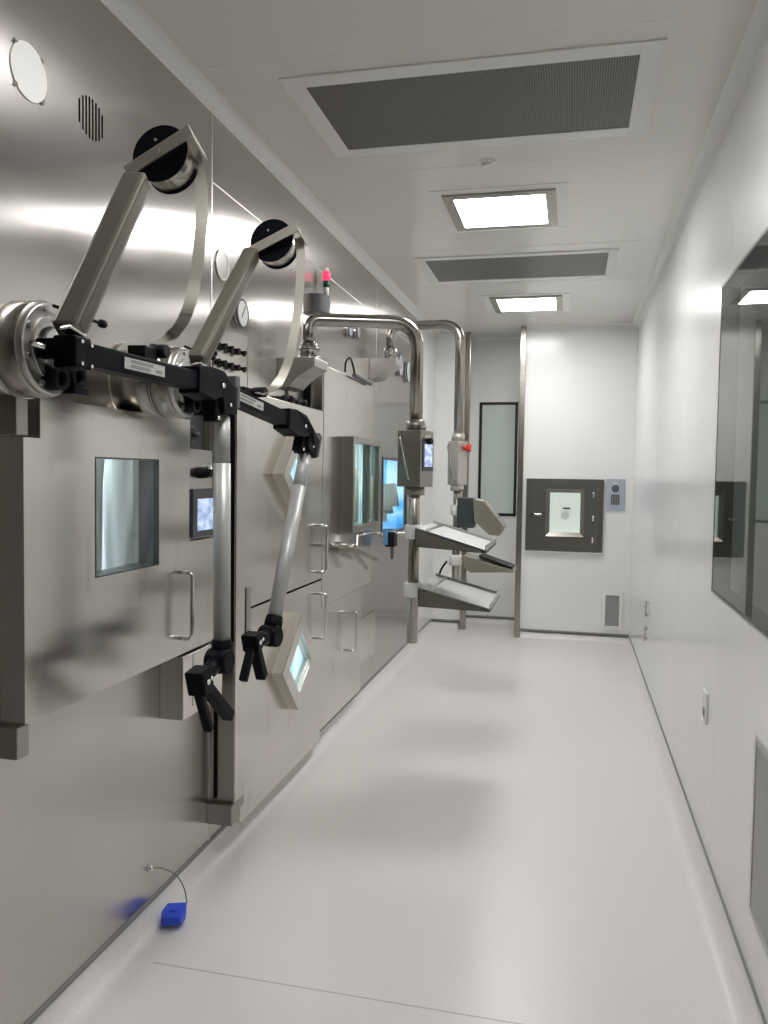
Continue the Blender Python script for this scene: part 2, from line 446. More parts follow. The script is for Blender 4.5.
# tall narrow pane in the alcove
wx0, wx1 = (0.4010, 8.1200, 1.6550)[0], (0.7840, 8.1200, 1.6590)[0]
wz0, wz1 = (0.6280, 8.1200, 1.0970)[2], (0.6030, 8.1200, 2.2340)[2]
def fr(b):
    t = .028
    box(b, wx0, wx0+t, YA-.012, YA, wz0, wz1); box(b, wx1-t, wx1, YA-.012, YA, wz0, wz1)
    box(b, wx0, wx1, YA-.012, YA, wz0, wz0+t); box(b, wx0, wx1, YA-.012, YA, wz1-t, wz1)
w2 = struct('window_2', fr, 'frame')
struct('pane', lambda b: box(b, wx0+.01, wx1-.01, YA-.006, YA-.001, wz0+.01, wz1-.01), 'milky', w2)

# big viewing window in the right wall, and the room it looks into
def fr2(b):
    t = .012
    y0, y1, z0, z1 = WR
    box(b, W-.006, W+.06, y1-t, y1, z0, z1); box(b, W-.006, W+.06, y0, y0+t, z0, z1)
    box(b, W-.006, W+.06, y0, y1, z0, z0+t); box(b, W-.006, W+.06, y0, y1, z1-t, z1)
w1 = struct('window_1', fr2, 'winframe')
struct('pane', lambda b: box(b, W-.005, W+.003, WR[0]+.01, WR[1]-.01, WR[2]+.01, WR[3]-.01), 'glassbig', w1)
def nroom(b):
    x0, x1, y0, y1 = W+.07, W+2.3, .6, 5.4
    box(b, x1, x1+.05, y0, y1, 0, H); box(b, x0, x1, y1, y1+.05, 0, H); box(b, x0, x1, y0-.05, y0, 0, H)
    box(b, x0, x1, y0, y1, -.05, 0); box(b, x0, x1, y0, y1, H, H+.05)
struct('wall_next_room', nroom, 'room')
t = thing('ceiling_light', 'added unseen light panel in the room behind the big viewing window', 'ceiling light', (W+1.3, 3.4, H))  # lamp added out of view to brighten the room behind the pane
obj('frame', lambda b: box(b, W+1.0, W+1.6, 3.1, 3.7, H-.012, H), 'steel', t)
obj('diffuser', lambda b: box(b, W+1.03, W+1.57, 3.13, 3.67, H-.014, H-.012), 'addedlamp', t)

# ------------------------------------------------------------------ ceiling
def lamp(y, label):
    x0, x1 = .668, 1.216
    t = thing('ceiling_light', label, 'ceiling light', ((x0+x1)/2, y, H), 'recessed ceiling lights')
    def f(b):
        q = .052; h = .012
        a0, a1, c0, c1 = x0, x1, y-.28, y+.28
        box(b, a0, a0+q, c0, c1, H-h, H); box(b, a1-q, a1, c0, c1, H-h, H)
        box(b, a0+q, a1-q, c0, c0+q, H-h, H); box(b, a0+q, a1-q, c1-q, c1, H-h, H)
    obj('frame', f, 'steel_side', t)
    def tr(b):
        q = .06
        a0, a1, c0, c1 = x0-q, x1+q, y-.28-q, y+.28+q
        box(b, a0, x0, c0, c1, H-.0025, H); box(b, x1, a1, c0, c1, H-.0025, H)
        box(b, x0, x1, c0, y-.28, H-.0025, H); box(b, x0, x1, y+.28, c1, H-.0025, H)
    obj('trim_plate', tr, 'whitep', t)
    obj('diffuser', lambda b: box(b, x0+.05, x1-.05, y-.232, y+.232, H-.008, H-.002), 'lamp', t)
    return t
lamp(4.25, 'square lit ceiling light nearest the viewer, between the two grilles')
lamp(6.56, 'square lit ceiling light at the far end, beyond the second grille')
lamp(1.94, 'square lit ceiling light above the viewer, before the first grille')
def grille(y, label, fw):
    x0, x1 = .372, 1.507
    t = thing('ceiling_grille', label, 'air grille', ((x0+x1)/2, y, H), 'perforated return air grilles in the ceiling')
    a0, a1, c0, c1 = x0-fw, x1+fw, y-.28-fw, y+.28+fw
    def f(b):
        box(b, a0, x0, c0, c1, H-.006, H, .002); box(b, x1, a1, c0, c1, H-.006, H, .002)
        box(b, x0, x1, c0, y-.28, H-.006, H); box(b, x0, x1, y+.28, c1, H-.006, H)
    obj('frame', f, 'whitep', t)
    obj('perforated_panel', lambda b: box(b, x0, x1, y-.28, y+.28, H-.004, H-.001), 'perf', t)
grille(3.06, 'large dark perforated ceiling grille in a white frame, nearest the viewer', .075)
grille(5.42, 'dark perforated ceiling grille between the two lit ceiling lights', .06)
t = thing('smoke_detector', 'small round white ceiling disc between the near grille and the near light', 'detector', (.93, 3.59, H))
obj('base', lambda b: rod(b, (.93, 3.59, H-.006), (.93, 3.59, H), .036, .036), 'whitep', t)
obj('head', lambda b: rod(b, (.93, 3.59, H-.02), (.93, 3.59, H-.006), .018, .026, bev=.002), 'whitep', t)
t = thing('sprinkler_cover', 'tiny round white ceiling disc just beyond the far light', 'sprinkler', (.96, 7.12, H))
obj('cover', lambda b: rod(b, (.96, 7.12, H-.01), (.96, 7.12, H), .036, .04, bev=.003), 'whitep', t)
obj('rim', lambda b: ring(b, (.96, 7.12, H-.003), (0, 0, 1), .04, .052, .003), 'whitep', t)

# ------------------------------------------------------------------ near door (left)
def dhandle(x, y0, y1, z0, z1, r=.007, standoff=.05):
    """D-pull: upright bar with rounded returns, stood off and slightly skew like a lever loop"""
    def f(b):
        path = fillet([(x, y0, z0), (x+standoff, y0, z0), (x+standoff, y0, z1), (x, y0, z1)], .018, 6)
        pathtube(b, path, r, 10)
        rod(b, (x, y0, z0), (x+.004, y0, z0), r*1.8); rod(b, (x, y0, z1), (x+.004, y0, z1), r*1.8)
    return f
def leaf(b, x0, x1, outline, hole=None, bev=.002):
    """door leaf from a (y,z) outline; hole is cut as a rectangle by slicing"""
    if not hole:
        prism(b, [(x0, y, z) for y, z in outline], (x1-x0, 0, 0), bev); return
X1 = .07
dz0, dz1 = .888, 1.672
dy0, dy1 = 1.656, 2.503
dyx = 2.70
d = thing('chamber_door', 'large scuffed stainless steel chamber door with square window, nearest the viewer', 'door', (0, dy0, dz0))
def leaf1(b):
    y0, y1, z0, z1 = W1
    ny, nz = (0.0700, 1.7180, 1.6640)[1], (0.0700, 1.6580, 1.5740)[2]
    box(b, .002, X1, dy0, ny, dz0, nz)            # below the hinge notch
    box(b, .002, X1, ny, y0, dz0, dz1)
    box(b, .002, X1, y0, y1, dz0, z0); box(b, .002, X1, y0, y1, z1, dz1)
    box(b, .002, X1, y1, dy1, dz0, dz1)
    box(b, .002, X1, dy1, dyx, dz0, 1.262)
    # folded lip round the edge
    box(b, 0, .002, dy0+.02, dy1-.02, dz0+.02, dz0+.05)
obj('leaf', leaf1, 'door', d)
def w1f(b):
    y0, y1, z0, z1 = W1; t = .004
    box(b, .004, X1+.001, y0, y0+t, z0, z1); box(b, .004, X1+.001, y1-t, y1, z0, z1)
    box(b, .004, X1+.001, y0+t, y1-t, z0, z0+t); box(b, .004, X1+.001, y0+t, y1-t, z1-t, z1)
wf = obj('window_frame', w1f, 'winframe', d)
obj('pane', lambda b: box(b, .056, .062, W1[0]+.004, W1[1]-.004, W1[2]+.004, W1[3]-.004), 'glass', wf)
hy = (0.1000, 2.3900, 1.1750)[1]
obj('handle', lambda b: pathtube(b, fillet([(X1, 2.435, 1.165), (X1+.045, 2.435, 1.165), (X1+.045, 2.435, .945), (X1, 2.435, .945)], .02, 6), .0075, 10), 'chrome', d)
def hinge(b):
    box(b, 0, .070, dy0-.026, dy0+.018, 1.578, 1.690, .003)
def hinge2(b):
    box(b, 0, .064, dy0-.022, dy0+.022, .808, .885, .003)
obj('hinge_block', hinge, 'steel_side', d); obj('hinge_block', hinge2, 'steel_side', d)
# the chamber seen through its window: lining, lamp and two sleeved gloves
ch = thing('glove_chamber', 'pale blue lit chamber behind the window of the near door', 'chamber', (-.35, 2.1, 1.1))
def lining(b):
    y0, y1, z0, z1 = 1.72, 2.75, 1.02, 1.72
    box(b, -.47, -.45, y0, y1, z0, z1); box(b, -.45, -.021, y0-.02, y0, z0, z1); box(b, -.45, -.021, y1, y1+.02, z0, z1)
    box(b, -.45, -.021, y0, y1, z0-.02, z0); box(b, -.45, -.021, y0, y1, z1, z1+.02)
obj('lining', lining, 'chamber', ch)
obj('lamp', lambda b: box(b, -.40, -.16, 1.9, 2.6, 1.705, 1.718), 'chamberlamp', ch)
def sleeve(y, x, z1=1.71, z0=1.05, r=.05):
    def f(b):
        b2 = bmesh.new(); n = 28; rings = []
        for i in range(13):
            t_ = i/12; z = z1+(z0-z1)*t_; rr = r*(1-.45*t_)
            rings.append([b2.verts.new((x+.02*math.sin(3*t_+y)+(rr*(1+.16*math.sin(5*k*2*PI/n+6*t_)))*math.cos(k*2*PI/n),
                                        y+.05*t_*math.sin(2*t_+y*3)+(rr*(1+.16*math.cos(4*k*2*PI/n-4*t_)))*math.sin(k*2*PI/n), z)) for k in range(n)])
        for i in range(12):
            for k in range(n):
                g = b2.faces.new((rings[i][k], rings[i][(k+1) % n], rings[i+1][(k+1) % n], rings[i+1][k])); g.smooth = True
        b2.faces.new(rings[0][::-1]); b2.faces.new(rings[-1]); merge(b, b2)
    return f
obj('sleeve', sleeve(2.16, -.09, r=.045), 'whitesl', ch); obj('sleeve', sleeve(2.30, -.20), 'whitesl', ch); obj('sleeve', sleeve(2.42, -.14, r=.065), 'whitesl', ch); obj('sleeve', sleeve(2.60, -.27, r=.06), 'whitesl', ch)

# drive box below the door
t = thing('drive_box', 'plain stainless box below the near chamber door, behind the first pistol grip', 'box', (0, 2.43, .68))
obj('housing', lambda b: box(b, 0, .085, 2.43, 2.74, .668, .882, .003), 'door', t)
obj('lid_seam', lambda b: box(b, .085, .0865, 2.50, 2.502, .70, .882), 'strip', t)

# latch unit with knob and touch screen right of the door
t = thing('operator_panel', 'small stainless operator panel with black knob and lit touch screen, right of near door', 'control panel', (0, 2.6, 1.28))
obj('backbox', lambda b: box(b, 0, .06, 2.507, 2.70, 1.264, 1.575, .003), 'door', t)
k_ = obj('knob', lambda b: rod(b, (.06, 2.60, 1.495), (.095, 2.60, 1.495), .021, .017, bev=.002), 'blackp', t)
obj('lock', lambda b: rod(b, (.06, 2.665, 1.50), (.085, 2.665, 1.50), .022, .022), 'chrome', t)
obj('knob_cap', lambda b: rod(b, (.095, 2.60, 1.495), (.106, 2.60, 1.495), .014, .014, bev=.002), 'blackp', t)
s_ = obj('screen_bezel', lambda b: box(b, .06, .078, 2.513, 2.70, 1.272, 1.44, .003), 'dark', t)
obj('screen', lambda b: box(b, .078, .0795, 2.545, 2.69, 1.295, 1.405), 'screen', t)
t = thing('dark_port', 'dark smoked port with fittings above the operator panel', 'port', (0, 2.6, 1.6))
obj('surround', lambda b: (box(b, 0, .02, 2.50, 2.51, 1.58, 1.77), box(b, 0, .02, 2.72, 2.73, 1.58, 1.77), box(b, 0, .02, 2.51, 2.72, 1.76, 1.77)), 'steel_side', t)
obj('cover', lambda b: box(b, 0, .012, 2.51, 2.72, 1.58, 1.76), 'smoke', t)
for yy, zz in ((2.56, 1.62), (2.60, 1.60), (2.64, 1.63), (2.60, 1.65)):
    obj('fitting', (lambda yy, zz: lambda b: rod(b, (.012, yy, zz), (.04, yy, zz), .011, .008, n=10))(yy, zz), 'dark', t)

# upright guide column between first and second door
t = thing('guide_column', 'narrow upright stainless column between the first and second chamber doors', 'column', (0, 2.84, .15))
obj('post', lambda b: box(b, 0, .098, 2.815, 2.875, .157, 1.80, .003), 'steel_side', t)
obj('gap_shade_strip', lambda b: box(b, .075, .096, 2.806, 2.816, .86, 1.78), 'gap', t)  # dark strip standing in for the shadow in the gap here
obj('slot', lambda b: box(b, .02, .030, 2.806, 2.816, .25, .62), 'gap', t)
obj('foot_block', lambda b: box(b, 0, .103, 2.79, 2.86, .155, .235, .003), 'steel_side', t)
obj('front_plate', lambda b: box(b, .098, .102, 2.82, 2.905, .235, 1.80, .001), 'door', t)
obj('end_stop', lambda b: box(b, 0, .078, 2.915, 2.968, .17, .26, .003), 'steel_side', t)

# ------------------------------------------------------------------ doors with diamond windows
def diamond_window(parent, out, x0, dp, m):
    """square frame stood on its corner; four mitred sides, pane, lit chamber behind"""
    out = [(q[1], q[2]) for q in out]
    yc = sum(y for y, z in out)/4; zc = sum(z for y, z in out)/4
    inn = [(yc+(y-yc)*.62, zc+(z-zc)*.62) for y, z in out]
    def f(b):
        b2 = bmesh.new()
        O0 = [b2.verts.new((x0, y, z)) for y, z in out]; O1 = [b2.verts.new((x0+dp, y, z)) for y, z in out]
        I1 = [b2.verts.new((x0+dp, y, z)) for y, z in inn]; I0 = [b2.verts.new((x0+.004, y, z)) for y, z in inn]
        for k in range(4):
            j = (k+1) % 4
            b2.faces.new((O0[k], O0[j], O1[j], O1[k])); b2.faces.new((I1[k], I1[j], I0[j], I0[k]))
        merge(b, b2)
    fo = obj('window_housing', f, 'satin', parent)
    def fp(b):
        for k in range(4):
            j = (k+1) % 4
            prism(b, [(x0+dp, *out[k]), (x0+dp, *out[j]), (x0+dp, *inn[j]), (x0+dp, *inn[k])], (.002, 0, 0))
    obj('front_plate', fp, 'door', fo)
    obj('pane', lambda b: prism(b, [(x0+dp-.012, y, z) for y, z in inn], (.004, 0, 0)), 'glass', fo)
    obj('lit_interior', lambda b: prism(b, [(x0+.002, y, z) for y, z in inn], (.004, 0, 0)), m, fo)
    return fo
gy = .945                                  # horizontal gap between upper and lower leaves
d = thing('chamber_door', 'upper stainless door with a diamond-shaped window, behind the second black arm', 'door', (0, 3.0, gy))
obj('leaf', lambda b: box(b, 0, .06, 2.975, 4.02, gy+.004, 1.822, .003), 'door', d)
diamond_window(d, [(0.1100, 3.2940, 1.4940), (0.1100, 3.5100, 1.7040), (0.1100, 3.7360, 1.5240), (0.1100, 3.5660, 1.2760)], .06, .05, 'litpale')
obj('handle', lambda b: pathtube(b, fillet([(.06, 3.95, (0.0600, 3.9830, 1.2310)[2]), (.108, 3.95, (0.0600, 3.9830, 1.2310)[2]), (.108, 3.95, (0.0600, 3.9920, 0.9910)[2]), (.06, 3.95, (0.0600, 3.9920, 0.9910)[2])], .02, 6), .008, 10), 'chrome', d)
obj('hinge_block', lambda b: box(b, .06, .075, 2.985, 3.03, (0.0600, 2.9880, 0.8400)[2], (0.0600, 2.9850, 1.0380)[2]), 'steel_side', d)
d = thing('chamber_door', 'lower stainless door with a tilted diamond-shaped lit window, near the floor', 'door', (0, 3.0, .08))
obj('leaf', lambda b: box(b, 0, .06, 2.975, 4.02, .085, gy-.004, .003), 'door', d)
diamond_window(d, [(0.1080, 3.3090, 0.6160), (0.1080, 3.5710, 0.8430), (0.1080, 3.8240, 0.5790), (0.1080, 3.5270, 0.3940)], .06, .048, 'litpale')
obj('handle', lambda b: pathtube(b, fillet([(.06, 3.95, (0.0600, 3.9620, 0.8800)[2]), (.108, 3.95, (0.0600, 3.9620, 0.8800)[2]), (.108, 3.95, (0.0600, 3.9700, 0.6480)[2]), (.06, 3.95, (0.0600, 3.9700, 0.6480)[2])], .02, 6), .008, 10), 'chrome', d)
# gap shadow line, built as a dark strip between the leaves
obj('gap_shadow', lambda b: box(b, .0, .0605, 2.98, 4.015, gy-.004, gy+.004), 'gap', d)

# third bay: tall leaf with projecting square window, small leaf below
g3 = .79
d = thing('chamber_door', 'tall stainless door with a projecting rectangular window box, in the third bay', 'door', (0, 4.05, g3))
DZ3 = 2.062
obj('leaf', lambda b: box(b, 0, .06, 4.03, 5.08, g3+.004, DZ3, .003), 'door', d)
z_lo, z_hi = (0.1300, 4.4630, 1.1650)[2], (0.1300, 4.4350, 1.7080)[2]
y_lo, y_hi = (0.0600, 4.3620, 1.4630)[1], (0.1300, 5.0110, 1.4620)[1]
def wbox(b):
    q = .035
    x0, x1 = .06, .13
    box(b, x0, x1, y_lo, y_lo+q, z_lo, z_hi); box(b, x0, x1, y_hi-q, y_hi, z_lo, z_hi)
    box(b, x0, x1, y_lo+q, y_hi-q, z_lo, z_lo+q); box(b, x0, x1, y_lo+q, y_hi-q, z_hi-q, z_hi)
fo = obj('window_housing', wbox, 'steel_side', d)
obj('pane', lambda b: box(b, .112, .116, y_lo+.03, y_hi-.03, z_lo+.03, z_hi-.03), 'glass', fo)
obj('lit_interior', lambda b: box(b, .078, .082, y_lo+.034, y_hi-.034, z_lo+.034, z_hi-.034), 'litcyan', fo)
obj('inner_post', lambda b: box(b, .083, .098, y_hi-.26, y_hi-.13, z_lo+.034, z_hi-.034), mat('dark_green_lining', (.06, .10, .09), .4), fo)
def drape(b):
    for i, yy in enumerate((y_lo+.13, y_lo+.20, y_hi-.10)):
        rod(b, (.092, yy, z_lo+.05), (.094, yy+.02, z_hi-.14-.04*i), .014, .010, n=10)
obj('glove_sleeve', drape, 'cream', fo)
d = thing('chamber_door', 'small lower stainless door with a loop handle, in the third bay', 'door', (0, 4.05, .08))
obj('leaf', lambda b: box(b, 0, .04, 4.06, 4.93, .12, g3-.006, .003), 'door', d)
obj('handle', lambda b: pathtube(b, fillet([(.04, 4.60, (0.0500, 4.6010, 0.6750)[2]), (.10, 4.60, (0.0500, 4.6010, 0.6750)[2]), (.10, 4.60, (0.0500, 4.6120, 0.4440)[2]), (.04, 4.60, (0.0500, 4.6120, 0.4440)[2])], .02, 6), .008, 10), 'chrome', d)
obj('gap_shadow', lambda b: box(b, .0, .041, 4.04, 5.07, g3-.004, g3+.004), 'gap', d)  # dark strip in place of the shade between the two leaves
t = thing('access_plate', 'thin stainless access plate with an outlined edge low on the cladding', 'plate', (0, 5.2, .3))
py0, py1, pz0, pz1 = (0.0000, 5.0330, 0.4180)[1], (0.0000, 5.4440, 0.3360)[1], (0.0000, 5.0410, 0.2510)[2], (0.0000, 5.0260, 0.5500)[2]
obj('plate', lambda b: box(b, 0, .006, py0, py1, pz0, pz1, .001), 'door', t)
obj('edge_line', lambda b: (box(b, .006, .0075, py0+.02, py0+.026, pz0+.02, pz1-.02), box(b, .006, .0075, py1-.026, py1-.02, pz0+.02, pz1-.02), box(b, .006, .0075, py0+.02, py1-.02, pz0+.02, pz0+.026)), 'seam', t)

# three-armed locking lever on the third bay
lv = (0.1200, 4.3530, 1.0820)
t = thing('locking_lever', 'stainless locking lever with two splayed arms below the rectangular window box', 'lever', (.06, lv[1], lv[2]))
def hubf(b): rod(b, (.06, lv[1], lv[2]), (.15, lv[1], lv[2]), .032, .028, bev=.004)
obj('hub', hubf, 'boxdark', t)
obj('arm', lambda b: rod(b, (.13, lv[1], lv[2]), (0.1500, 4.8520, 0.9710), .016, .014, bev=.004), 'boxdark', t)
obj('arm', lambda b: rod(b, (.13, lv[1], lv[2]), (0.1500, 4.6050, 0.9430), .016, .014, bev=.004), 'boxdark', t)
obj('connecting_rod', lambda b: rod(b, (.115, lv[1], lv[2]), (0.1150, 3.9840, 1.1290), .009), 'boxdark', t)
obj('fork', lambda b: pathtube(b, [(.11, lv[1], lv[2]), (0.1200, 4.5040, 1.0860), (0.1200, 4.5010, 1.1390), (0.1200, 4.9650, 1.1310)], .008, 8), 'chrome', t)

# fourth, flush window with gloves hanging inside
t = thing('flush_window', 'flush lit window with blue light and hanging cream sleeves, behind the control box', 'window', (-.2, 6.0, W4[2]))
def f4(b):
    y0, y1, z0, z1 = W4; q = .02
    box(b, -.02, .006, y0, y0+q, z0, z1); box(b, -.02, .006, y1-q, y1, z0, z1)
    box(b, -.02, .006, y0+q, y1-q, z0, z0+q); box(b, -.02, .006, y0+q, y1-q, z1-q, z1)
obj('frame', f4, 'winframe', t)
obj('pane', lambda b: box(b, -.006, -.001, W4[0]+.02, W4[1]-.02, W4[2]+.02, W4[3]-.02), 'glass', t)
def bk4(b):
    y0, y1, z0, z1 = W4
    box(b, -.165, -.16, y0, y1, z0, z1); box(b, -.16, -.021, y1-.003, y1+.002, z0, z1)
obj('lit_interior', bk4, 'litblue', t)
for i, yy in enumerate((5.86, 6.08, 6.30)):
    obj('sleeve', (lambda yy, i: lambda b: rod(b, (-.075, yy, W4[3]-.20), (-.078, yy+.03, W4[2]+.10+.05*i), .03, .055, n=16))(yy, i), 'cream', t)
# small clamp device at the lower edge
cx = (0.1400, 5.2830, 1.0770)
t = thing('clamp_device', 'small black and blue clamp device with a wire ring, left of the upper tray', 'clamp', (.0, cx[1], cx[2]))
obj('bracket', lambda b: rod(b, (0, cx[1], cx[2]+.02), (.15, cx[1], cx[2]+.02), .010), 'chrome', t)
obj('body', lambda b: box(b, .11, .18, cx[1]-.04, cx[1]+.06, cx[2]-.065, cx[2]+.035, .01), 'blackp', t)
obj('blue_cap', lambda b: box(b, .105, .135, cx[1]-.055, cx[1]-.04, cx[2]-.05, cx[2]+.06, .004), mat('light_blue_cap', (.12, .32, .6), .4), t, label='light blue cap')
obj('wire_ring', lambda b: pathtube(b, [(.14+.0*k, cx[1]+.07+.03*math.cos(k*PI/8), cx[2]-.10+.055*math.sin(k*PI/8)) for k in range(17)], .004, 6), 'blackp', t)
obj('lever', lambda b: rod(b, (.16, cx[1], cx[2]+.03), (.27, cx[1]+.1, cx[2]+.02), .010, .007), 'chrome', t)

# ------------------------------------------------------------------ fittings on the upper cladding
t = thing('port_cover', 'white round blanking disc high on the stainless wall, nearest the viewer', 'cover', (0, 1.774, 2.474))
obj('disc', lambda b: rod(b, (0, 1.774, 2.474), (.004, 1.774, 2.474), .068, .068, n=40), 'whitep', t)
for a in (45, 135, 225, 315):
    obj('screw', (lambda a: lambda b: rod(b, (0, 1.774+.072*math.cos(math.radians(a)), 2.474+.072*math.sin(math.radians(a))), (.006, 1.774+.072*math.cos(math.radians(a)), 2.474+.072*math.sin(math.radians(a))), .006, n=10))(a), 'chrome', t)
t = thing('speaker_grille', 'round patch of dark upright slots high on the stainless wall', 'speaker grille', (0, 2.04, 2.475))
for i in range(8):
    u = (i-3.5)/4; hh = .056*math.sqrt(1-u*u*.9)
    obj('slot', (lambda u, hh: lambda b: box(b, 0, .0012, 2.04+u*.062-.003, 2.04+u*.062+.003, 2.475-hh, 2.475+hh))(u, hh), 'gap', t)
t = thing('blank_disc', 'faint grey round cover on the stainless wall beside the second post', 'cover', (0, 2.90, 2.29))
obj('cover', lambda b: rod(b, (0, 2.90, 2.29), (.004, 2.90, 2.29), .052, n=32), 'grey_disc', t)
obj('rim', lambda b: ring(b, (.0, 2.90, 2.29), (1, 0, 0), .052, .058, .006), 'steel', t)
def gauge(y, z, r, label, face='whitep'):
    t = thing('pressure_gauge', label, 'gauge', (0, y, z), 'round gauges on the cladding')
    obj('case', lambda b: rod(b, (0, y, z), (.022, y, z), r*.9, r*.9, n=30), 'chrome', t)
    obj('bezel', lambda b: ring(b, (.018, y, z), (1, 0, 0), r*.93, r*1.05, .008), 'dark', t)
    obj('dial', lambda b: rod(b, (.02, y, z), (.024, y, z), r*.93, n=30), face, t)
    obj('needle', lambda b: beam(b, (.0255, y-.2*r, z-.3*r), (.0255, y+.4*r, z+.6*r), .001, .004), 'blackp', t)
gauge(3.05, 2.135, .055, 'white round gauge above the black toggle knobs')
gauge((0.0000, 4.6560, 2.3520)[1], (0.0000, 4.6560, 2.3520)[2], .04, 'small round gauge under the near pendant pipe, left of a pair', 'ltblue')
gauge((0.0000, 4.8350, 2.3710)[1], (0.0000, 4.8350, 2.3710)[2], .04, 'small round gauge under the near pendant pipe, right of a pair', 'ltblue')
gauge((0.0000, 6.0930, 2.3380)[1], (0.0000, 6.0930, 2.3380)[2], .085, 'thin-rimmed round gauge left of the near vertical pendant pipe', 'ltblue')
gauge((0.0000, 6.3990, 2.3230)[1], (0.0000, 6.3990, 2.3230)[2], .085, 'thin-rimmed round gauge closest to the near vertical pendant pipe', 'ltblue')

# plate with toggles
t = thing('toggle_plate', 'stainless plate with two rows of black toggle knobs', 'switch plate', (0, 3.0, 1.85))
obj('plate', lambda b: box(b, 0, .0015, 2.83, 3.15, 1.80, 2.06), 'door', t)
for zz in ((0.0300, 2.8760, 1.9820)[2], (0.0300, 2.8770, 1.9180)[2]):
    for i in range(4):
        yy = (0.0300, 2.8670, 1.9810)[1]+i*.062
        obj('knob', (lambda yy, zz: lambda b: (rod(b, (.004, yy, zz), (.010, yy, zz), .012, .012, n=14), rod(b, (.010, yy, zz), (.036, yy, zz-.008), .006, .013, n=12, bev=.002)))(yy, zz), 'blackp', t)
t = thing('key_switch', 'single small black switch left of the toggle plate', 'switch', (0, 2.80, 1.93))
obj('body', lambda b: rod(b, (0, 2.775, 1.935), (.02, 2.775, 1.935), .016, .014, bev=.002), 'chrome', t)
obj('knob', lambda b: rod(b, (.02, 2.775, 1.935), (.04, 2.775, 1.935), .010, .009, bev=.002), 'blackp', t)
t = thing('access_plate', 'flush stainless plate right of the toggle knobs', 'plate', (0, 3.5, 1.85))
obj('plate', lambda b: box(b, 0, .0015, 3.16, 3.48, 1.84, 2.02), 'door', t)

# signal tower on its bracket
ty, tz = 4.06, 2.36
t = thing('signal_tower', 'small signal tower with glowing red and dark green lenses on a grey bracket', 'signal light', (0, ty, tz))
def half(b):
    n = 14
    pts = [(0.0+.075*math.sin(k*PI/n), ty-.085*math.cos(k*PI/n), tz-.03) for k in range(n+1)]
    prism(b, pts, (0, 0, .09))
obj('bracket', half, 'dark', t)
tx = .056
obj('stem', lambda b: rod(b, (tx, ty, tz+.06), (tx, ty, tz+.105), .013), 'whitep', t)
obj('green_lens', lambda b: rod(b, (tx, ty, tz+.105), (tx, ty, tz+.138), .018, bev=.002), 'green', t, label='dark green lens')
obj('red_lens', lambda b: rod(b, (tx, ty, tz+.143), (tx, ty, tz+.185), .021, bev=.002), 'pink', t, label='glowing red lens')
obj('cap', lambda b: rod(b, (tx, ty, tz+.185), (tx, ty, tz+.208), .012, .010, bev=.002), 'whitep', t)

# cable loop with a connector lying against the third door
t = thing('cable_connector', 'black cable loop with a dark connector on top of the third bay door', 'cable', (.0, 4.6, 2.08))
obj('cable', lambda b: pathtube(b, smooth_path([(0.0700, 4.3810, 2.0690), (0.0800, 4.3630, 2.1220), (0.0900, 4.4090, 2.1500), (0.0900, 4.4750, 2.1140), (0.0800, 4.5570, 2.0730)], 6), .006, 8), 'blackp', t)
obj('connector', lambda b: rod(b, (0.0800, 4.5350, 2.0710), (0.0800, 4.9390, 2.0640), .014, .012, bev=.004), 'dark', t)

# ------------------------------------------------------------------ pendant arms with control boxes and trays
def pendant(sx, sy, sz, zr, bx, by, rp, label, wd, boxdef, collars, zb, bang, bm_):
    t = thing('pendant_arm', label, 'pendant arm', (sx, sy, sz), 'pendant arms swung out from the cladding')
    path = fillet([(sx, sy, sz), (sx, sy, zr), (bx, by, zr), (bx, by, boxdef[1])], .13, 10)
    obj('bent_pipe', lambda b: pathtube(b, path, rp, 22), 'pipe', t)
    def sock(b):
        rod(b, (sx, sy, sz-.075), (sx, sy, sz+.0), rp*1.35, rp*1.35, n=24, bev=.004)
        ring(b, (sx, sy, sz-.03), (0, 0, 1), rp*.9, rp*1.55, .012); ring(b, (sx, sy, sz-.075), (0, 0, 1), rp*.9, rp*1.7, .015)
    obj('socket', sock, 'pipe', t)
    sz0 = sz
    def shelf(b):
        # wall bracket: flat top plate on a swept gusset
        y0, y1 = sy-.10, sy+.10; sz = sz0+.085
        prof = [(0.001, sz-.16), (sx+.06, sz-.16), (sx+.06, sz-.20), (sx+.04, sz-.21), (sx-.02, sz-.25), (sx-.06, sz-.29), (0.001, sz-.30)]
        prism(b, [(x, y0, z) for x, z in prof], (0, y1-y0, 0), .003)
    obj('wall_bracket', shelf, 'steel', t)
    obj('pole', lambda b: rod(b, (bx, by, zb), (bx, by, boxdef[0]), rp*.82, n=24, bev=.003), 'pipe', t)
    # control box turned by bang about the pole
    z0, z1 = boxdef; ca, sa = math.cos(bang), math.sin(bang)
    hw, hd = wd
    def R(u, v, z): return (bx+u*ca-v*sa, by+u*sa+v*ca, z)
    def cbox(b):
        prism(b, [R(-hw, -hd, z0), R(hw, -hd, z0), R(hw, hd, z0), R(-hw, hd, z0)], (0, 0, z1-z0), .004)
        rod(b, (bx, by, z1), (bx, by, z1+.05), rp*1.5, rp*1.4, n=20); rod(b, (bx, by, z0-.04), (bx, by, z0), rp*1.5, n=20)
        for s_ in (-1, 1): rod(b, R(s_*hw*.6, 0, z1), R(s_*hw*.6, 0, z1+.022), .018, n=12)
    cb = obj('control_box', cbox, bm_, t)
    def collar(b, zc): rod(b, (bx, by, zc-.034), (bx, by, zc+.034), rp*1.4, n=24, bev=.004)
    for zc in collars:
        obj('clamp_collar', (lambda zc: lambda b: collar(b, zc))(zc), 'whitep', t)
    return t, cb, R

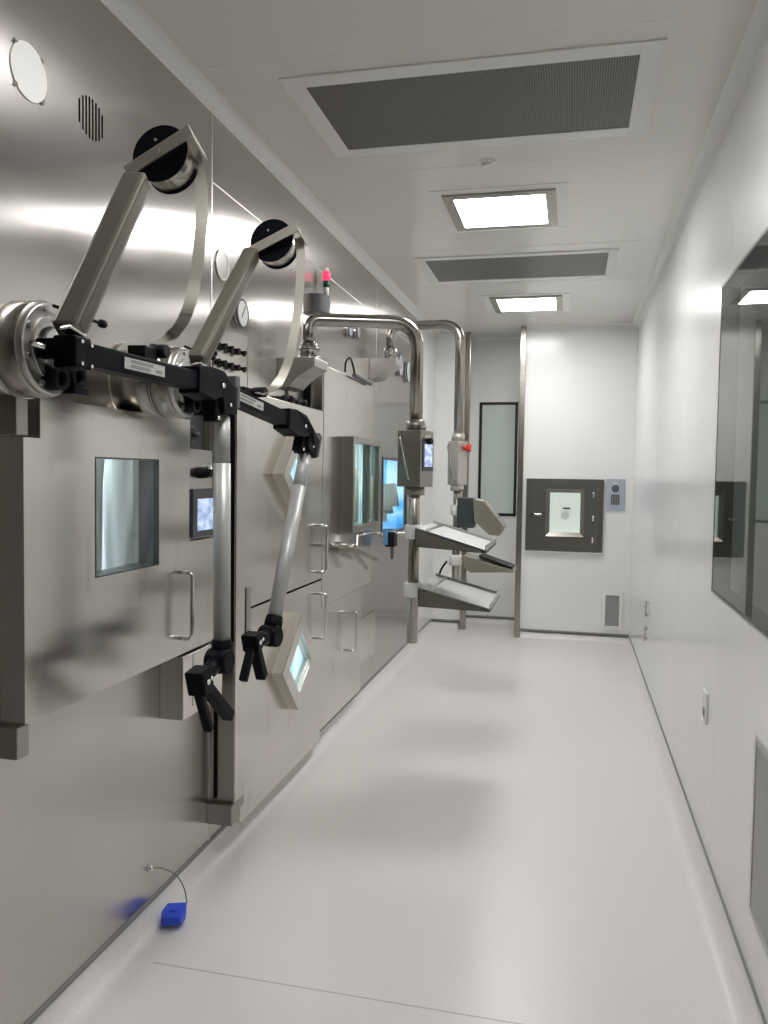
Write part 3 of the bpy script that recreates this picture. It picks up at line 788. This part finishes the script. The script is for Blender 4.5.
bx1, by1 = .600, 3.76
t1, cb1, R1 = pendant(.12, 3.60, 2.10, 2.213, bx1, by1, .032, 'near bent stainless pendant arm with dark control box and two sloping trays',
                      (.062, .064), ((0.6080, 3.7000, 1.4420)[2], (0.6030, 3.7000, 1.7070)[2]), ((0.5940, 3.7400, 1.2280)[2]-.0, (0.5890, 3.7400, 0.9510)[2]), .695, math.radians(-18), 'boxdark')
z0, z1 = (0.6080, 3.7000, 1.4420)[2], (0.6030, 3.7000, 1.7070)[2]
# near side face carries a long diagonal handle, right face the screen and switch
def P(Rf, u, v, z): return Vector(Rf(u, v, z))
obj('box_handle', lambda b: pathtube(b, fillet([P(R1, -.035, -.064, z1-.03), P(R1, -.035, -.09, z1-.03), P(R1, .015, -.09, z0+.035), P(R1, .015, -.064, z0+.035)], .015, 5), .005, 8), 'chrome', cb1)
def quad(b, Rf, u, v0, v1, za, zb_, th):
    prism(b, [P(Rf, u, v0, za), P(Rf, u, v1, za), P(Rf, u, v1, zb_), P(Rf, u, v0, zb_)], P(Rf, u+th, v0, za)-P(Rf, u, v0, za))
obj('screen_bezel', lambda b: quad(b, R1, .062, -.045, .058, z0+.075, z0+.215, .004), 'dark', cb1)
obj('screen', lambda b: quad(b, R1, .066, -.030, .045, z0+.095, z0+.20, .002), 'screen', cb1)
obj('selector_switch', lambda b: rod(b, P(R1, .062, .0, z1-.05), P(R1, .09, .0, z1-.05), .016, .014, bev=.002), 'blackp', cb1)
obj('switch_plate', lambda b: quad(b, R1, .062, -.03, .03, z1-.08, z1-.02, .002), 'steel', cb1)

def tray(parent, A, Bp, C, Dp, hA, hB, lip=.016):
    """sloping tray: wedge body below, bright folded deck with lips on top"""
    A, Bp, C, Dp = map(Vector, (A, Bp, C, Dp)); up = Vector((0, 0, 1))
    def wedge(b):
        prism(b, [A, Bp-up*.001, Bp-up*hB, A-up*hA], Vector((0, .004, 0)))
        prism(b, [Dp, C-up*.001, C-up*hB, Dp-up*hA], Vector((0, -.004, 0)))
        prism(b, [A-up*hA, Dp-up*hA, Dp, A], Vector((.004, 0, 0)))
        prism(b, [A-up*hA, Bp-up*hB, C-up*hB, Dp-up*hA], up*.003)
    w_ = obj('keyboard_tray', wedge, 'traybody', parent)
    def deck(b):
        prism(b, [A, Bp, C, Dp], up*.003)
        prism(b, [A, Bp, Bp+up*lip*.5, A+up*lip*.5], Vector((0, .003, 0)))
        prism(b, [Dp, C, C+up*lip, Dp+up*lip], Vector((0, -.003, 0)))
        prism(b, [Bp, C, C+up*(lip+.014), Bp+up*(lip+.014)], (-.004, 0, 0))
        q = (Bp-A)*.16
        prism(b, [A+q, Dp+q, Dp+q+up*lip, A+q+up*lip], (.003, 0, 0))
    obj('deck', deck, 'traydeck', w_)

Yf, Yr = 3.54, 4.02
a = (0.6470, 3.5400, 1.2560); b_ = (0.9660, 3.5400, 1.1640)
tray(t1, (a[0], Yf, a[2]), (b_[0], Yf, b_[2]), (b_[0], Yr, b_[2]), (a[0], Yr, a[2]), .080, .006)
a = (0.6650, 3.5400, 0.9870); b_ = (0.9890, 3.5400, 0.9050)
tray(t1, (a[0], Yf, a[2]), (b_[0], Yf, b_[2]), (b_[0], Yr, b_[2]), (a[0], Yr, a[2]), .080, .006)

bx2, by2 = .592, 5.26
t2, cb2, R2 = pendant(.12, 5.30, 2.34, 2.485, bx2, by2, .030, 'far bent stainless pendant arm with light control box and red button',
                      (.045, .048), ((0.5900, 5.2200, 1.4360)[2], (0.5840, 5.2200, 1.7220)[2]), ((0.5620, 5.2500, 1.2710)[2], (0.5680, 5.2500, 0.9410)[2]), .72, math.radians(-32), 'boxlight')
z0, z1 = (0.5900, 5.2200, 1.4360)[2], (0.5840, 5.2200, 1.7220)[2]
obj('box_handle', lambda b: pathtube(b, fillet([P(R2, -.03, -.048, z1-.03), P(R2, -.03, -.07, z1-.03), P(R2, .025, -.07, z0+.03), P(R2, .025, -.048, z0+.03)], .015, 5), .006, 8), 'steel_side', cb2)
obj('emergency_button', lambda b: (rod(b, (bx2+.04, by2-.03, z1-.045), (bx2+.065, by2-.03, z1-.045), .014), rod(b, (bx2+.06, by2-.03, z1-.045), (bx2+.09, by2-.03, z1-.045), .026, .028, bev=.005)), 'red', cb2, label='red emergency button')
# far pendant: tilted monitor housing and a keyboard wedge
Ym = 5.12
mp_ = [(0.7090, 5.1600, 1.3490), (0.7800, 5.1600, 1.3370), (0.9110, 5.1600, 1.1750), (0.8800, 5.1600, 1.1160), (0.8170, 5.1600, 1.1210), (0.7190, 5.1600, 1.2080)]
mo = obj('monitor_housing', lambda b: prism(b, [(x, 5.16, z) for x, y, z in mp_], (0, .22, 0), .004), 'boxlight2', t2)
obj('mount_block', lambda b: box(b, bx2+.01, (0.7120, 5.2000, 1.3090)[0], 5.19, 5.33, (0.6890, 5.2000, 1.1590)[2], (0.6850, 5.2000, 1.3540)[2], .006), 'smoke', t2)
a = (0.6770, 5.1200, 0.9720); b_ = (0.9830, 5.1200, 0.8950)
kp = [((0.6580, 5.1200, 0.9840)[0], (0.6580, 5.1200, 0.9840)[2]), ((0.9830, 5.1200, 0.9010)[0], (0.9830, 5.1200, 0.9010)[2]), ((0.9830, 5.1200, 0.8880)[0], (0.9830, 5.1200, 0.8880)[2]), ((0.7050, 5.1200, 0.8760)[0], (0.7050, 5.1200, 0.8760)[2]), ((0.6590, 5.1200, 0.9070)[0], (0.6590, 5.1200, 0.9070)[2])]
obj('keyboard_tray', lambda b: prism(b, [(x, 5.14, z) for x, z in kp], (0, .22, 0), .003), 'boxlight2', t2)
ka, kb = (0.7560, 5.1000, 0.9770), (0.9710, 5.1000, 0.9090)
obj('keyboard', lambda b: prism(b, [(ka[0], 5.15, ka[2]), (kb[0], 5.15, kb[2]), (kb[0], 5.15, kb[2]+.010), (ka[0], 5.15, ka[2]+.012)], (0, .20, 0), .002), 'blackp', t2)
obj('tray_cable', lambda b: pathtube(b, smooth_path([(0.5280, 5.3000, 0.9280), (0.4880, 5.3000, 0.8660), (0.4700, 5.3000, 0.7850), (0.4710, 5.3000, 0.6910)], 6), .007, 8), 'blackp', t2)

# open latch mechanism below the near pendant bracket
t = thing('latch_mechanism', 'open recess with dark pneumatic fittings on the second door top edge', 'mechanism', (0, 3.8, 1.83))
mz = 1.826
obj('side_plate', lambda b: box(b, 0, .058, 4.005, 4.022, mz, 2.06, .002), 'steel_side', t)
obj('back_cover', lambda b: box(b, 0, .012, 3.62, 4.004, mz, 1.93), 'steel_side', t)
obj('upright', lambda b: box(b, 0.012, .05, 3.84, 3.87, mz, 1.99), 'blackp', t)
for i in range(5):
    yy = 3.50+i*.10
    obj('fitting', (lambda yy, i: lambda b: (rod(b, (.03, yy, mz), (.03, yy, mz+.022+.012*(i % 2)), .016, .012, n=12), rod(b, (.03, yy, mz+.018), (.03, yy+.07, mz+.022), .009, .009, n=8)))(yy, i), 'blackp', t)

# ------------------------------------------------------------------ telemanipulators
def tele(cy, cz, Hb, E, TB, TT, pb, pt, dc, sl, sr, tape, jt, g1, g2, label, wob):
    """wall tube and flange, hub, counterweight post with drum, black horizontal arm, hanging master tube, pistol grip"""
    t = thing('telemanipulator', label, 'manipulator arm', (0, cy, cz), 'master-slave manipulators on the cladding')
    Hb, E, TB, TT, jt = map(Vector, (Hb, E, TB, TT, jt))
    def tube(b):
        rod(b, (0, cy, cz), (.012, cy, cz), .122, n=48)
        rod(b, (.012, cy, cz), (.125, cy, cz), .100, n=48)
        rod(b, (.128, cy, cz), (.185, cy, cz), .106, n=48, bev=.002)
    obj('wall_tube', tube, 'hub', t)
    obj('clamp_ring', lambda b: ring(b, (.122, cy, cz), (1, 0, 0), .09, .109, .006, 48), 'hub', t)
    def flange(b):
        rod(b, (.185, cy, cz), (.199, cy, cz), .104, .100, n=48, bev=.002)
        ring(b, (.199, cy, cz), (1, 0, 0), .062, .074, .007, 40)
        rod(b, (.199, cy, cz), (.212, cy, cz), .050, .046, n=36, bev=.002)
        for k in range(8):
            a_ = k*PI/4+.3
            rod(b, (.199, cy+.088*math.cos(a_), cz+.088*math.sin(a_)), (.206, cy+.088*math.cos(a_), cz+.088*math.sin(a_)), .007, n=8)
    obj('flange', flange, 'flange', t)
    def ports(b):
        for (dy, dz) in ((-.012, -.066), (.052, -.055)):
            ring(b, (.199, cy+dy, cz+dz), (1, 0, 0), .017, .026, .035, 20)
            rod(b, (.2, cy+dy, cz+dz), (.215, cy+dy, cz+dz), .018, n=16)
        box(b, .2, .235, cy+.028, cy+.085, cz-.095, cz-.078, .003)
    obj('port', ports, 'blackp', t)
    def knuckle(b):
        rod(b, (.20, cy-.02, cz), (Hb.x+.0, Hb.y+.005, Hb.z), .022, .022, n=20, bev=.004)
        box(b, Hb.x-.028, Hb.x+.026, Hb.y-.02, Hb.y+.04, Hb.z-.034, Hb.z+.034, .006)
        box(b, .214, Hb.x-.02, Hb.y-.012, Hb.y+.02, Hb.z-.012, Hb.z+.030, .005)
    obj('shoulder_block', knuckle, 'black', t)
    obj('index_rod', lambda b: rod(b, (Hb.x-.02, Hb.y-.10, Hb.z+.004), (Hb.x-.02, Hb.y-.02, Hb.z+.002), .005, .006, n=12), 'chrome', t)
    obj('shoulder_cover', lambda b: beam(b, (Hb.x-.005, Hb.y-.01, Hb.z+.050), (Hb.x+.005, Hb.y+.03, Hb.z+.036), .034, .010, bev=.003), 'chrome', t)
    for (dy, dz) in ((.0, .022), (.034, .018), (.0, -.024), (.034, -.026)):
        obj('bolt', (lambda dy, dz: lambda b: rod(b, (Hb.x+.028, Hb.y+dy, Hb.z+dz), (Hb.x+.031, Hb.y+dy, Hb.z+dz), .004, n=8))(dy, dz), 'chrome', t)
    obj('indexing_lever', lambda b: (rod(b, (Hb.x-.06, Hb.y+.03, Hb.z+.105), (Hb.x-.06, Hb.y+.21, Hb.z+.100), .004, n=8), rod(b, (Hb.x-.06, Hb.y+.205, Hb.z+.100), (Hb.x-.06, Hb.y+.225, Hb.z+.100), .010, n=12, bev=.003)), 'blackp', t)
    # counterweight post
    pb_, pt_ = Vector(pb), Vector(pt); pw = wob[2]
    obj('post', lambda b: beam(b, pb_, pt_, pw, .052, (1, .12, 0), .009), 'post', t)
    nx = Vector((1, 0, 0))
    obj('post_strip', lambda b: beam(b, pb_+nx*(pw/2-.0115)+(pt_-pb_)*.02, pt_+nx*(pw/2-.0115)-(pt_-pb_)*.02, .026, .030, (1, .12, 0), .002), 'darkstrip', t, label='dark brown strip along the post')  # dark brown strip laid on the post's +X side
    # drum faces the viewer's end of the corridor
    dc_ = Vector(dc); ax = Vector((0, .985, -.17))
    obj('drum', lambda b: rod(b, dc_, dc_+ax*.065, .068, n=40, bev=.002), 'hub', t)
    obj('drum_face', lambda b: (rod(b, dc_-ax*.006, dc_, .076, n=40, bev=.001), rod(b, dc_+ax*.065, dc_+ax*.070, .071, n=40)), 'black', t)
    for a_ in (.6, 1.9, 3.9, 5.0):
        obj('drum_screw', (lambda a_: lambda b: rod(b, dc_-ax*.006+Vector((.035*math.cos(a_), 0, .035*math.sin(a_))), dc_-ax*.009+Vector((.035*math.cos(a_), 0, .035*math.sin(a_))), .004, n=8))(a_), 'grey', t)
    sl_, sr_ = Vector(sl), Vector(sr)
    def strap(b):
        beam(b, sl_, sr_, .006, .030, (0, 1, 0), .001)
        dd = (sr_-sl_).normalized()
        beam(b, sr_-dd*.003, sr_-dd*.003+Vector((.0, .085, -.03)), .030, .004, (sr_-sl_).cross(Vector((0, 1, 0))).normalized())
        rod(b, (sl_+sr_)/2-Vector((0, .003, 0)), (sl_+sr_)/2-Vector((0, .008, 0)), .006, n=10)
    obj('flat_bar', strap, 'bar', t)
    tp = smooth_path(tape, 8)
    obj('steel_tape', lambda b: ribbon(b, tp, (1, .55, 0), .030, .003), 'tape', t)
    # horizontal arm
    d_ = (E-Hb).normalized(); up = Vector((1, 0, 0)); up = (up-d_*up.dot(d_)).normalized(); vz = up.cross(d_); vz = vz if vz.z > 0 else -vz
    def F(s, h, x=0): return Hb+d_*s+vz*h+up*x
    Ln = (E-Hb).length
    def arm(b):
        beam(b, F(.02, 0), F(Ln-.10, 0), .050, .049, up, .004)
    ar = obj('horizontal_arm', arm, 'black', t)
    obj('silver_label', lambda b: prism(b, [F(Ln*.24, -.013, .025), F(Ln*.50, -.013, .025), F(Ln*.50, .013, .025), F(Ln*.24, .013, .025)], up*.002), 'silverlabel', ar, label='silver plate')
    obj('label_marks', lambda b: [prism(b, [F(Ln*q0, h0, .027), F(Ln*q1, h0, .027), F(Ln*q1, h0+.008, .027), F(Ln*q0, h0+.008, .027)], up*.0006) for q0, q1, h0 in ((.28, .40, -.009), (.28, .42, .002), (.44, .48, -.008))], 'grey', ar)
    obj('tape_clamp', lambda b: (box(b, Hb.x-.02, Hb.x+.028, F(Ln*.40, 0).y, F(Ln*.50, 0).y, F(Ln*.45, .02).z, F(Ln*.45, .058).z, .004),
                                 rod(b, F(Ln*.51, .052, -.02), F(Ln*.51, .052, .03), .017, n=16, bev=.003)), 'blackp', t)
    # elbow
    dn = (TB-TT).normalized(); side = dn.cross(up).normalized(); side = side if side.dot(d_) > 0 else -side
    def G(s, h, x=0): return TT+dn*s+side*h+up*x     # s down the tube, h outward
    def elbow(b):
        pts = [F(Ln-.16, -.034), F(Ln-.16, .038), F(Ln-.10, .046), F(Ln-.02, .042), F(Ln+.035, .012), G(-.085, .040), G(-.005, .036), G(-.005, -.042), G(-.05, -.052), F(Ln-.075, -.046)]
        prism(b, [p_-up*.032 for p_ in pts], up*.064, .004)
        prism(b, [G(-.08, -.045, -.02), G(-.08, -.075, -.02), G(.02, -.075, -.02), G(.02, -.045, -.02)], up*.04, .003)
    eb = obj('elbow_housing', elbow, 'black', t)
    obj('end_cap', lambda b: prism(b, [G(-.12, .036, -.026), G(-.12, .066, -.026), G(-.025, .066, -.026), G(-.025, .036, -.026)], up*.052, .004), 'dark', eb, label='dark grey end cap')
    for q0, q1, rr in ((F(Ln-.03, .0, .032), F(Ln-.03, .0, .036), .007), (G(-.03, -.01, .032), G(-.03, -.01, .036), .005), (G(.01, -.06, .018), G(.01, -.06, .024), .006)):
        obj('elbow_screw', (lambda q0, q1, rr: lambda b: rod(b, q0, q1, rr, n=10))(q0, q1, rr), 'chrome', eb)
    def mtube(b):
        Lt = (TB-TT).length
        rod(b, TT, TT+dn*.135, .0235, n=28); rod(b, TT+dn*.137, TB, .0252, n=28)
    obj('master_tube', mtube, 'alu', t)
    # wrist and grip
    base = Vector(wob[0]); ks = wob[1]
    Wc = smooth_path([TB-dn*.03, TB+dn*.035, (TB+dn*.06)*.4+jt*.6, jt], 6)
    obj('wrist', lambda b: (pathtube(b, Wc, .029, 16), rod(b, TB-dn*.02, TB+dn*.015, .031, n=20, bev=.003), rod(b, jt-up*.034, jt+up*.034, .036, n=24, bev=.004), rod(b, jt, base, .024, n=16)), 'black', t)
    obj('wrist_inner', lambda b: pathtube(b, smooth_path([TB+side*.012+dn*.02, TB+side*.006+dn*.05, (TB+side*.01)*.5+jt*.5], 5), .026, 14), 'dark', t, label='dark grey inner wrist')
    g1, g2 = Vector(g1), Vector(g2)
    def grip(b):
        prism(b, [base+Vector((-.028, -.042*ks, .030*ks)), base+Vector((-.028, .035*ks, .040*ks)), base+Vector((-.028, .045*ks, -.035*ks)), base+Vector((-.028, -.012*ks, -.050*ks))], (.056, 0, 0), .006)
        beam(b, base+Vector((0, .02*ks, -.01)), g2, .034, .032, (1, 0, 0), .005)
    gr = obj('pistol_grip', grip, 'black', t)
    obj('trigger', lambda b: beam(b, base+Vector((0, -.01*ks, -.02)), g1, .026, .022, (1, 0, 0), .005), 'black', gr)
    obj('grip_pin', lambda b: (rod(b, base+Vector((.03, -.01, 0)), base+Vector((.036, -.01, 0)), .008, n=10), rod(b, base+Vector((.03, .012, .005)), base+Vector((.035, .012, .005)), .006, n=10)), 'chrome', gr)
    return t

tele(1.585, 1.765, (0.2900, 1.5170, 1.7470), (0.3300, 2.1590, 1.7430), (0.3300, 2.1960, 0.9750), (0.3300, 2.1870, 1.6620),
     (0.2700, 1.5390, 1.7930), (0.2700, 1.8240, 2.2130), (0.2900, 1.9000, 2.3030), (0.2070, 1.8750, 2.2550), (0.3860, 1.8750, 2.3450),
     [(0.3470, 1.9300, 2.3560), (0.3570, 1.9500, 2.3230), (0.3640, 1.9700, 2.2680), (0.3700, 1.9700, 2.1940), (0.3740, 1.9500, 2.0980), (0.3710, 1.9300, 1.9910), (0.3610, 1.9000, 1.8970), (0.3100, 1.9230, 1.8510), (0.3100, 1.8410, 1.8130)],
     (0.3300, 2.1760, 0.9440), (0.3300, 2.1110, 0.7580), (0.3300, 2.2490, 0.7580),
     'nearest black manipulator arm with upright silver tube, drum post and pistol grip', ((0.3300, 2.0460, 0.9190), .9, .058))
tele(2.235, 1.765, (0.2650, 2.1710, 1.7620), (0.3450, 2.8450, 1.6660), (0.3450, 2.5750, 0.9790), (0.3450, 2.8940, 1.5670),
     (0.2600, 2.1680, 1.8160), (0.2600, 2.5720, 2.2330), (0.3120, 2.6200, 2.2870), (0.2240, 2.5800, 2.2330), (0.4190, 2.5800, 2.3190),
     [(0.3910, 2.6400, 2.3320), (0.3990, 2.6500, 2.2940), (0.4030, 2.6600, 2.2120), (0.3940, 2.6600, 2.0770), (0.3800, 2.6400, 1.9340), (0.3600, 2.6200, 1.8430), (0.3360, 2.5800, 1.7850), (0.3200, 2.4860, 1.7550)],
     (0.3450, 2.5470, 0.9470), (0.3450, 2.3200, 0.8490), (0.3450, 2.4780, 0.8230),
     'farther black manipulator arm with leaning silver tube, drum post and pistol grip', ((0.3450, 2.3900, 0.9610), .72, .048))

# ------------------------------------------------------------------ far wall items
t = thing('pass_through_hatch', 'dark stainless pass-through hatch with a small square window in the far wall', 'hatch', (1.25, D, .81))
def hf(b):
    x0, x1, z0, z1 = .915, 1.605, .818, 1.480; q = .03
    y0, y1 = D-.035, D+.001
    box(b, x0, x0+q, y0, y1, z0, z1, .003); box(b, x1-q, x1, y0, y1, z0, z1, .003)
    box(b, x0+q, x1-q, y0, y1, z0, z0+q); box(b, x0+q, x1-q, y0, y1, z1-q, z1)
obj('frame', hf, 'hatch', t)
A0, A1, C0, C1 = 1.130, 1.403, .99, 1.355
def hd_(b):
    x0, x1, z0, z1 = .945, 1.575, .848, 1.450
    o = [(x0, z0), (x1, z0), (x1, z1), (x0, z1)]; i1 = [(A0-.035, C0-.035), (A1+.035, C0-.035), (A1+.035, C1+.035), (A0-.035, C1+.035)]
    i2 = [(A0, C0), (A1, C0), (A1, C1), (A0, C1)]
    b2 = bmesh.new()
    vO = [b2.verts.new((x, D-.050, z)) for x, z in o]; vB = [b2.verts.new((x, D-.002, z)) for x, z in o]
    v1 = [b2.verts.new((x, D-.050, z)) for x, z in i1]; v2 = [b2.verts.new((x, D-.022, z)) for x, z in i2]; v3 = [b2.verts.new((x, D-.002, z)) for x, z in i2]
    for k in range(4):
        j = (k+1) % 4
        for A_, B_ in ((vB, vO), (vO, v1), (v1, v2), (v2, v3)):
            b2.faces.new((A_[k], A_[j], B_[j], B_[k]))
    merge(b, b2)
hd = obj('door', hd_, 'hatch', t)
obj('handle', lambda b: (box(b, .965, 1.06, D-.075, D-.06, 1.142, 1.16, .003), rod(b, (.975, D-.075, 1.151), (.975, D-.05, 1.151), .02)), 'chrome', hd, label='bright handle')
for zz in (1.34, 1.13, .93):
    obj('hinge', (lambda zz: lambda b: rod(b, (1.515, D-.055, zz-.025), (1.515, D-.055, zz+.025), .009, n=10, bev=.002))(zz), 'chrome', hd)
obj('pane', lambda b: box(b, A0, A1, D-.016, D-.010, C0, C1), 'glass', hd)
def hin(b):
    x0, x1, z0, z1, y0, y1 = A0-.12, A1+.12, C0-.005, C1+.1, D+.061, D+.55
    box(b, x0, x1, y1, y1+.02, z0-.02, z1); box(b, x0-.02, x0, y0, y1, z0-.02, z1); box(b, x1, x1+.02, y0, y1, z0-.02, z1)
    box(b, x0, x1, y0, y1, z0-.02, z0)
    box(b, x0, x1, y0, y1, z1, z1+.02)
obj('interior', hin, mat('glowing_hatch_lining', (.76, .77, .74), .4, emit=(.70, .72, .70), estr=.16), t)  # lining itself glows faintly, in place of a lamp inside
obj('inner_mark', lambda b: (box(b, 1.245, 1.31, D+.53, D+.549, 1.185, 1.197)), 'blackp', t)
obj('inner_disc', lambda b: rod(b, (1.265, D+.52, 1.12), (1.265, D+.549, 1.12), .04, n=20, bev=.003), 'whitep', t)
obj('sill', lambda b: box(b, .92, 1.60, D-.03, D, .802, .817, .003), 'whitep', t, label='white sill')

t = thing('intercom', 'blue-grey wall intercom plate beside the pass-through hatch', 'intercom', (1.70, D, 1.35))
ix0, ix1, iz0, iz1 = 1.630, 1.787, 1.205, 1.487
obj('plate', lambda b: box(b, ix0, ix1, D-.014, D, iz0, iz1, .003), 'ltblue', t)
obj('speaker', lambda b: (ring(b, (1.705, D-.018, 1.40), (0, 1, 0), .016, .032, .004, 20), rod(b, (1.705, D-.018, 1.40), (1.705, D-.014, 1.40), .012, n=12)), 'dark', t)
obj('keypad', lambda b: box(b, 1.668, 1.742, D-.018, D-.014, 1.255, 1.345, .001), 'dark', t)
for r_ in range(4):
    for c in range(3):
        obj('key', (lambda r_, c: lambda b: box(b, 1.675+c*.022, 1.690+c*.022, D-.021, D-.018, 1.262+r_*.020, 1.275+r_*.020))(r_, c), 'grey', t)
obj('emblem', lambda b: box(b, 1.685, 1.722, D-.016, D-.014, 1.445, 1.452), 'whitep', t)

t = thing('wall_vent', 'small white-framed return vent low on the far wall below the intercom', 'vent', (1.71, D, .13))
vx0, vx1, vz0, vz1 = 1.612, 1.800, .118, .466
def vf(b):
    q = .034
    box(b, vx0, vx0+q, D-.02, D, vz0, vz1, .004); box(b, vx1-q, vx1, D-.02, D, vz0, vz1, .004)
    box(b, vx0+q, vx1-q, D-.02, D, vz0, vz0+q, .004); box(b, vx0+q, vx1-q, D-.02, D, vz1-q, vz1, .004)
obj('frame', vf, 'whitep', t)
obj('mesh', lambda b: box(b, vx0+q_, vx1-q_, D-.006, D-.001, vz0+q_, vz1-q_), 'mesh', t) if (q_ := .034) else None

# ------------------------------------------------------------------ right wall items
for (z0, z1, lab) in ((.545, .655, 'upper short stainless bar on the right wall near the far corner'), (.375, .475, 'lower short stainless bar on the right wall near the far corner')):
    t = thing('wall_pull', lab, 'handle', (W, 5.8, z0), 'short pull bars low on the right wall')
    obj('bar', (lambda z0, z1: lambda b: box(b, W-.022, W-.012, 5.79, 5.815, z0, z1, .002))(z0, z1), 'steel', t)
    obj('stud', (lambda z0, z1: lambda b: (rod(b, (W-.014, 5.80, z0+.015), (W, 5.80, z0+.015), .006, n=8), rod(b, (W-.014, 5.80, z1-.015), (W, 5.80, z1-.015), .006, n=8)))(z0, z1), 'steel', t)
t = thing('wall_socket', 'small white wall outlet low on the right wall', 'socket', (W, 3.32, .6))
obj('plate', lambda b: box(b, W-.009, W, 3.275, 3.365, .552, .672, .003), 'whitep', t)
obj('outlet', lambda b: box(b, W-.012, W-.009, 3.30, 3.34, .575, .605, .001), 'grey', t)
t = thing('return_grille', 'stainless return air grille low on the right wall at the frame edge', 'air grille', (W, 2.1, .2))
def rg(b):
    y0, y1, z0, z1 = 1.90, 2.452, .26, .772; q = .02
    box(b, W-.006, W, y0, y0+q, z0, z1, .001); box(b, W-.006, W, y1-q, y1, z0, z1, .001)
    box(b, W-.006, W, y0+q, y1-q, z0, z0+q); box(b, W-.006, W, y0+q, y1-q, z1-q, z1)
obj('frame', rg, 'alu', t)
obj('panel', lambda b: box(b, W-.004, W-.001, 1.92, 2.432, .28, .752), mat('grille_sheet', (.40, .40, .39), .5, .6), t)

# ------------------------------------------------------------------ blue plug on the floor with its cable
bp = (0.0760, 2.3880, 0.0300)
t = thing('blue_sensor', 'bright blue plastic sensor lying on the floor edge by the cladding', 'sensor', (bp[0], bp[1], .0))
def bs(b):
    c, s = math.cos(.35), math.sin(.35)
    def q(u, v): return (bp[0]+u*c-v*s, bp[1]+u*s+v*c, .016)
    prism(b, [q(-.034, -.050), q(.028, -.050), q(.040, -.01), q(.036, .052), q(-.029, .052), q(-.040, .0)], (0, 0, .026), .006)
obj('shell', bs, 'blue', t)
obj('ridge', lambda b: box(b, bp[0]-.014, bp[0]+.014, bp[1]-.01, bp[1]+.03, .040, .046, .003), 'blue', t)
t = thing('thin_cable', 'thin grey cable hanging from the cladding to the blue sensor', 'cable', (0, 2.36, .19))
obj('cable', lambda b: pathtube(b, smooth_path([(.012, 2.36, .19), (0.0300, 2.3920, 0.1780), (0.0450, 2.4610, 0.1220), (0.0600, 2.4900, 0.0640), (0.0700, 2.4930, 0.0110)], 8), .0022, 6), 'grey', t)
obj('wall_plug', lambda b: (rod(b, (0, 2.36, .19), (.015, 2.36, .19), .009, n=12), rod(b, (.0, 2.36, .19), (.004, 2.36, .19), .013, n=12)), 'chrome', t)

# ------------------------------------------------------------------ camera
cam = bpy.data.cameras.new('camera'); co = bpy.data.objects.new('camera', cam); COL.objects.link(co)
F_, CX, YAW, PIT, ROL = (805.766, 1.3297, 0.22941, -0.04706, 0.01494)
cy_, sy_, cp_, sp_ = math.cos(YAW), math.sin(YAW), math.cos(PIT), math.sin(PIT)
fwd = Vector((-sy_*cp_, cy_*cp_, sp_)); rt = Vector((cy_, sy_, 0)); upv = rt.cross(fwd)
r2 = rt*math.cos(ROL)+upv*math.sin(ROL); u2 = -rt*math.sin(ROL)+upv*math.cos(ROL)
mw = Matrix((r2, u2, -fwd)).transposed().to_4x4(); mw.translation = Vector((CX, 0, 1.5))
co.matrix_world = mw
cam.sensor_fit = 'VERTICAL'; cam.sensor_height = 32; cam.lens = F_*32/1024
cam.clip_start = .05
S.camera = co

w = bpy.data.worlds.new('world'); S.world = w; w.use_nodes = True
w.node_tree.nodes['Background'].inputs[0].default_value = (.5, .5, .5, 1); w.node_tree.nodes['Background'].inputs[1].default_value = .05
S.view_settings.view_transform = 'Standard'; S.view_settings.look = 'None'
S.view_settings.gamma = 1; S.view_settings.use_curve_mapping = False
S.view_settings.exposure = 1.40
